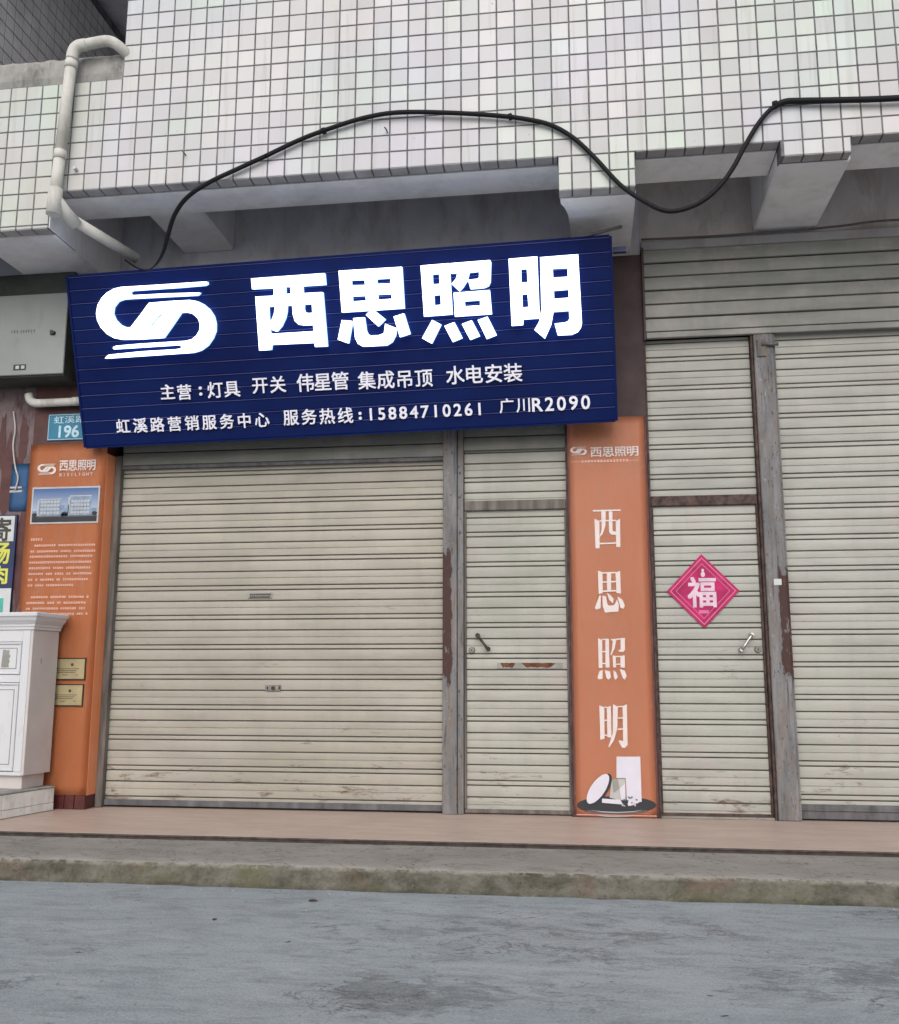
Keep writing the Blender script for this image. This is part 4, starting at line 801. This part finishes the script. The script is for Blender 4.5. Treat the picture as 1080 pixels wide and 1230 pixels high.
# ------------------------------------------------------------ pink diamond paper
FU = root('spring_festival_paper', (3.679, 1.03, 1.461), 'magenta diamond good fortune paper with pale brushed character on the narrow door', 'door poster')
cx, cz, hd = 3.679, 1.461, .248; yf = YS - .0075
def dia(s_): return [(cx, cz + s_), (cx - s_ * .955, cz), (cx, cz - s_), (cx + s_ * .955, cz)]
bm = bmesh.new(); plate(bm, [dia(hd)], flat3(yf), .003); emit('paper', bm, MT['fured'], FU)
for a, b in ((.226, .216), (.186, .180)):
    bm = bmesh.new(); plate(bm, [dia(a), dia(b)[::-1]], flat3(yf - .003), .0008); emit('border_line', bm, MT['fupink'], FU)
bm = bmesh.new(); add_glyph(bm, '福', .020, 3.582, 1.356, .180, .196, flat3(yf - .003), .0012, 'box'); emit('printed_character', bm, MT['fuwhite'], FU)
bm = bmesh.new(); plate(bm, [[(3.683 + .014 * math.cos(q), 1.572 + .018 * math.sin(q)) for q in [k * .5236 for k in range(12)]]], flat3(yf - .003), .0008); plate(bm, [[(3.683 + .009 * math.cos(q), 1.598 + .012 * math.sin(q)) for q in [k * .5236 for k in range(12)]]], flat3(yf - .0042), .0008); emit('printed_gourd', bm, MT['fuwhite'], FU)
box('printed_tablet', 3.648, 3.712, yf - .0038, yf - .003, 1.312, 1.334, MT['fupink'], FU)

# ------------------------------------------------------------ cable, pipe, conduit
cp = [(5.9, -.05, 4.27), (5.4, -.05, 4.272), (4.81, -.04, 4.279), (4.432, -.035, 4.300), (4.241, -.03, 4.316), (4.15, -.03, 4.315), (4.069, -.03, 4.27), (3.991, -.03, 4.178), (3.912, -.03, 4.048), (3.832, -.035, 3.903), (3.739, -.04, 3.78), (3.628, -.045, 3.691), (3.505, -.045, 3.651), (3.407, -.04, 3.663), (3.286, -.035, 3.742), (3.165, -.03, 3.848), (3.019, -.03, 4.035), (2.895, -.025, 4.178), (2.768, -.025, 4.272), (2.64, -.025, 4.322), (2.432, -.03, 4.367), (2.115, -.035, 4.411), (1.794, -.035, 4.441), (1.577, -.03, 4.427), (1.359, -.03, 4.375), (1.141, -.03, 4.305), (.922, -.03, 4.211), (0.922, -0.03, 4.211), (0.729, -0.03, 4.132), (0.564, -0.03, 4.063), (0.449, -0.02, 4.007), (0.361, 0.02, 3.97), (0.295, 0.06, 3.924), (0.245, 0.1, 3.871), (0.194, 0.15, 3.78), (0.147, 0.2, 3.7), (0.08, 0.25, 3.643), (-0.001, 0.3, 3.627), (-0.11, 0.36, 3.672), (-0.251, 0.45, 3.781)]
sp_ = smooth_path(cp, 5); nS = len(sp_); rr = []
for p in sp_: rr.append(.0185 if p.x > 4.1 else (.0145 if p.x > .5 else .0145 - .009 * min(1, (.2 - p.x) / .15) if p.x < .2 else .0145))
bm = bmesh.new(); add_tube(bm, sp_, rr, 10); CB = emit('power_cable', bm, MT['cable'], None, True); tag(CB, 'thick black cable looping across the white tiles above the blue sign', 'cable')
for x_, z_ in ((4.10, 4.305), (2.50, 4.355), (1.30, 4.355)):
    tube('cable_clip', [(x_ - .012, -.032, z_ - .004), (x_ + .012, -.032, z_ + .002)], .021, MT['cable'], CB)
for x_, z_ in ((.36, 4.275), (1.71, 4.33)):
    o = tube('wall_hook', [(x_, -.002, z_), (x_, -.03, z_), (x_ - .012, -.032, z_ + .018)], .005, MT['railgrey'], RW)
PIPE = root('drainpipe', (-.48, -.05, 3.95), 'white plastic drainpipe with elbows running down the tiles at upper left', 'drainpipe')
tube('pipe_section', smooth_path([(-.02, .22, 4.99), (-.075, .10, 5.035), (-.13, -.02, 5.085), (-.20, -.055, 5.118), (-.30, -.06, 5.112), (-.37, -.06, 5.102)], 5), .037, MT['pvc'], PIPE, 14)
tube('elbow', smooth_path([(-.35, -.06, 5.104), (-.41, -.06, 5.098), (-.445, -.06, 5.065), (-.455, -.06, 5.00)], 6), .041, MT['pvc'], PIPE, 14)
tube('pipe_section', [(-.455, -.06, 5.02), (-.490, -.06, 4.30)], .0375, MT['pvc'], PIPE, 14)
tube('pipe_section', [(-.490, -.06, 4.31), (-.506, -.06, 3.98)], .0375, MT['pvc'], PIPE, 14)
tube('collar', [(-.456, -.06, 4.985), (-.458, -.06, 4.935)], .0425, MT['pvc'], PIPE, 14)
tube('collar', [(-.488, -.06, 4.335), (-.491, -.06, 4.275)], .042, MT['pvc'], PIPE, 14)
tube('branch_fitting', [(-.502, -.06, 4.065), (-.508, -.06, 3.885)], .0465, MT['pvc'], PIPE, 14)
tube('branch_fitting', [(-.505, -.055, 4.00), (-.470, .02, 3.935), (-.43, .10, 3.885)], .044, MT['pvc'], PIPE, 14)
tube('pipe_section', [(-.45, .06, 3.91), (-.20, .52, 3.82)], .037, MT['pvc'], PIPE, 14)
for z_ in (4.20,): 
    bm = bmesh.new(); add_tube(bm, [(-.4, -.0, 4.225), (-.4, -.035, 4.225)], .012, 8); emit('wall_plug', bm, MT['adwhite'], PIPE)
CD = root('conduit', (-.98, .8, 2.87), 'short cream plastic conduit with elbow above the blue house number plate', 'pipe')
tube('pipe_section', [(-1.03, .80, 2.868), (-.55, .80, 2.872)], .030, MT['pvc'], CD, 12)
tube('elbow', smooth_path([(-1.0, .80, 2.868), (-1.06, .80, 2.872), (-1.10, .80, 2.895), (-1.115, .80, 2.94)], 4), .031, MT['pvc'], CD, 12)
tube('collar', [(-.765, .80, 2.871), (-.72, .80, 2.872)], .033, MT['pvc'], CD, 12)
# meter box
MB_ = root('meter_box', (-1.1, .75, 3.0), 'grey metal electricity meter box with black latch left of the blue sign', 'meter box')
box('box_body', -1.50, -.748, .618, .868, 3.010, 3.640, MT['boxside'], MB_, .004)
box('door', -1.49, -.745, .600, .617, 3.022, 3.628, MT['box'], MB_, .004)
bm = bmesh.new(); bmesh.ops.create_cone(bm, cap_ends=True, segments=12, radius1=.016, radius2=.013, depth=.02, matrix=Matrix.Translation((-.835, .59, 3.325)) @ Matrix.Rotation(math.pi / 2, 4, 'X')); add_box(bm, -.86, -.842, .590, .600, 3.312, 3.345); emit('latch', bm, MT['black'], MB_)
lb = box('label', -1.125, -1.03, .5975, .5995, 3.058, 3.100, MT['black'], MB_)
for a in (-1.108, -1.066): box('label_print', a, a + .026, .5965, .5974, 3.067, 3.091, MT['lgrey'], MB_)
random.seed(8); bm = bmesh.new()
for k in range(9):
    a = -1.16 + k * .022 + random.uniform(-.004, .004); add_box(bm, a, a + .004, .5985, .5995, 3.335 + random.uniform(-.006, .004), 3.362); add_box(bm, a - .004, a + .010, .5975, .5984, 3.348, 3.351)
emit('faded_writing', bm, MT['guide'], MB_)['kind'] = 'stuff'
box('top_flange', -1.52, -.74, .66, .868, 3.645, 3.812, MT['boxside'], MB_)
# house number
HN = root('house_number_plate', (-.8, .86, 2.6), 'blue enamel street number plate reading 196 beside the blue sign', 'number plate')
box('plate', -.985, -.640, .862, .869, 2.600, 2.800, MT['teal'], HN, .002)
bm = bmesh.new(); plate(bm, [[(-.980, 2.605), (-.645, 2.605), (-.645, 2.795), (-.980, 2.795)], [(-.976, 2.609), (-.976, 2.791), (-.649, 2.791), (-.649, 2.609)]], flat3(.862), .0008); emit('border', bm, MT['platewhite'], HN)
ptext(HN, '虹溪路', -.940, -.690, 2.728, 2.782, .8615, MT['platewhite'], .004)
ptext(HN, '196', -.918, -.735, 2.622, 2.710, .8615, MT['platewhite'], .022)
# neighbouring adverts
o = root('advert_sheet', (-1.18, .89, 2.08), 'plain faded blue sheet stuck on the pink wall left of the orange banner', 'sheet')
sheet('sheet', -1.262, -1.115, 2.088, 2.440, .893, MT['bluead'], o, .003, 4, 6)
box('pale_band', -1.262, -1.165, .887, .8895, 2.225, 2.240, MT['lgrey'], o); box('pale_band', -1.262, -1.17, .887, .8895, 2.255, 2.268, MT['lgrey'], o)
AD = root('advert_board', (-1.3, .88, 1.3), 'narrow vertical food advert board with yellow characters above the white cabinet', 'advert board')
box('board', -1.50, -1.180, .875, .893, 1.20, 2.058, MT['navy'], AD)
box('white_field', -1.50, -1.195, .872, .8745, 1.862, 2.048, MT['adwhite'], AD); box('white_field', -1.50, -1.182, .872, .8745, 1.20, 1.52, MT['adwhite'], AD); box('teal_field', -1.50, -1.235, .869, .8715, 1.34, 1.45, MT['adteal'], AD)
ptext(AD, '寄', -1.375, -1.215, 1.868, 2.032, .8715, MT['ink'], .02); ptext(AD, '肠', -1.368, -1.212, 1.700, 1.850, .8745, MT['yellow'], .02); ptext(AD, '肉', -1.362, -1.216, 1.555, 1.680, .8745, MT['yellow'], .02)
o = tube('white_wire', smooth_path([(-1.28, .885, 2.84), (-1.255, .885, 2.70), (-1.262, .885, 2.58), (-1.23, .88, 2.42), (-1.20, .88, 2.33), (-1.215, .88, 2.24)], 5), .006, MT['whitewire']); tag(o, 'thin white wire hanging down the pink wall beneath the meter box', 'wire')

for o in (RW, SW, BW, LW, bpy.data.objects['recess_back_wall'], bpy.data.objects['balcony_ceiling'], P1, P2): o['kind'] = 'thing'
# ------------------------------------------------------------ tiled block and white cabinet (both turned slightly)
def frame2(o_, ang):
    a = Vector((math.cos(ang), -math.sin(ang), 0)); b = Vector((math.sin(ang), math.cos(ang), 0)); return lambda x, y, z: o_ + a * x + b * y + Vector((0, 0, z))
def fbox(F, name, x0, x1, y0, y1, z0, z1, mat, par, bev=0):
    bm = bmesh.new(); add_box(bm, x0, x1, y0, y1, z0, z1, bev)
    for v in bm.verts: v.co = F(*v.co)
    bmesh.ops.recalc_face_normals(bm, faces=bm.faces); return emit(name, bm, mat, par)
FB = frame2(Vector((-.705, .80, 0)), math.radians(10.8))     # origin: far right corner at the ground
BK = root('tiled_block', (-1.1, .4, 0), 'low white tiled step block under the white cabinet at the left pillar', 'step')
fbox(FB, 'block_body', -1.3, -.006, -.95, .0, .0, .150, MT['coping'], BK)
random.seed(31)
ys = [-.95, -.79, -.63, -.47, -.31, -.15, -.002]
for a, b in zip(ys, ys[1:]):
    for z0, z1 in ((.004, .052), (.055, .148)):
        j = random.uniform(-.0012, .0012); fbox(FB, 'tile', -.006, .001 + j, a + .0015, b - .0015, z0, z1, MT['whitetile'], BK, .0015)
for i in range(8): fbox(FB, 'tile', -1.3 + i * .16 + .002, -1.3 + (i + 1) * .16 - .002, -.955, -.9505, .004, .148, MT['whitetile'], BK, .001)
fbox(FB, 'top_slab', -1.3, .004, -.96, -.001, .1505, .162, MT['coping'], BK, .003)
F0 = Vector((-.7765, .521, 0)); FC = frame2(F0, math.radians(5))
CA = root('cabinet', (-1.1, .6, .165), 'white lacquered cabinet with moulded cornice and torn sticker on its drawer, at left edge', 'cabinet')
W_, Dp = .90, .285
fbox(FC, 'plinth', -W_ + .03, -.030, .03, Dp - .02, .163, .252, MT['lacqside'], CA, .003)
fbox(FC, 'side_panel', -.020, .0, .0, Dp, .2525, 1.205, MT['lacqside'], CA, .002)
fbox(FC, 'side_panel', -W_, -W_ + .02, .0, Dp, .2525, 1.205, MT['lacqside'], CA, .002)
fbox(FC, 'back_panel', -W_ + .0205, -.0205, Dp - .01, Dp, .2525, 1.205, MT['lacqside'], CA)
fbox(FC, 'bottom_panel', -W_ + .0205, -.0205, .0, Dp - .011, .2525, .275, MT['lacq'], CA)
fbox(FC, 'stile', -.078, -.0205, -.002, .02, .2755, 1.205, MT['lacq'], CA, .002); fbox(FC, 'stile', -W_ + .0205, -W_ + .078, -.002, .02, .2755, 1.205, MT['lacq'], CA, .002)
fbox(FC, 'rail', -W_ + .079, -.0785, -.0015, .02, 1.125, 1.205, MT['lacq'], CA, .002); fbox(FC, 'rail', -W_ + .079, -.0785, -.0015, .02, .855, .905, MT['lacq'], CA, .002)
def panel(name, x0, x1, z0, z1):
    p = fbox(FC, name, x0, x1, .004, .020, z0, z1, MT['lacq'], CA, .001)
    for (a, b, c_, d) in ((x0, x1, z0, z0 + .014), (x0, x1, z1 - .014, z1), (x0, x0 + .014, z0 + .0145, z1 - .0145), (x1 - .014, x1, z0 + .0145, z1 - .0145)): fbox(FC, 'moulding', a, b, -.006, .0035, c_, d, MT['lacq'], p, .004)
    return p
panel('drawer', -.43, -.082, .908, 1.122); panel('drawer', -.80, -.434, .908, 1.122); panel('door', -.43, -.082, .279, .852); panel('door', -.80, -.434, .279, .852)
for (x0, x1, z0, z1) in ((-.40, -.115, .945, 1.085), (-.40, -.115, .32, .81)):
    fb = bmesh.new()
    for (a, b, c_, d) in ((x0, x1, z0, z0 + .005), (x0, x1, z1 - .005, z1), (x0, x0 + .005, z0 + .0055, z1 - .0055), (x1 - .005, x1, z0 + .0055, z1 - .0055)): add_box(fb, a, b, .002, .0038, c_, d)
    for v in fb.verts: v.co = FC(*v.co)
    emit('inlay_line', fb, MT['groove'], CA)
bm = bmesh.new(); plate(bm, [[(-.232, .955), (-.172, .955), (-.176, .98), (-.168, .995), (-.176, 1.01), (-.164, 1.03), (-.176, 1.045), (-.174, 1.07), (-.20, 1.068), (-.205, 1.074), (-.226, 1.072), (-.23, 1.0)]], lambda a, b, d: FC(a, .0038 - d, b), .0008); emit('torn_sticker', bm, MT['sticker'], CA)
# cornice: stepped and coved moulding, swept round front and right side
prof = [(.000, 1.206), (.010, 1.206), (.012, 1.222), (.018, 1.228), (.020, 1.240), (.030, 1.252), (.044, 1.268), (.052, 1.285), (.054, 1.292), (.064, 1.294), (.066, 1.314), (.060, 1.320)]
bm = bmesh.new(); rows = []
for o_, z_ in prof: rows.append([bm.verts.new(FC(*p)) for p in ((-W_ - o_, Dp, z_), (-W_ - o_, -o_, z_), (o_, -o_, z_), (o_, Dp, z_))])
for A, B in zip(rows, rows[1:]):
    for k in range(3): bm.faces.new((A[k], A[k + 1], B[k + 1], B[k]))
bm.faces.new(rows[-1]); bm.faces.new(rows[0][::-1])
bm.faces.new([q[3] for q in rows]); bm.faces.new([q[0] for q in rows][::-1]); bmesh.ops.recalc_face_normals(bm, faces=bm.faces); emit('cornice', bm, MT['lacq'], CA)
bm = bmesh.new(); add_box(bm, -.0, .0008, .10, .108, .98, 1.02)
for v in bm.verts: v.co = FC(*v.co)
emit('scratch', bm, MT['groove'], CA)
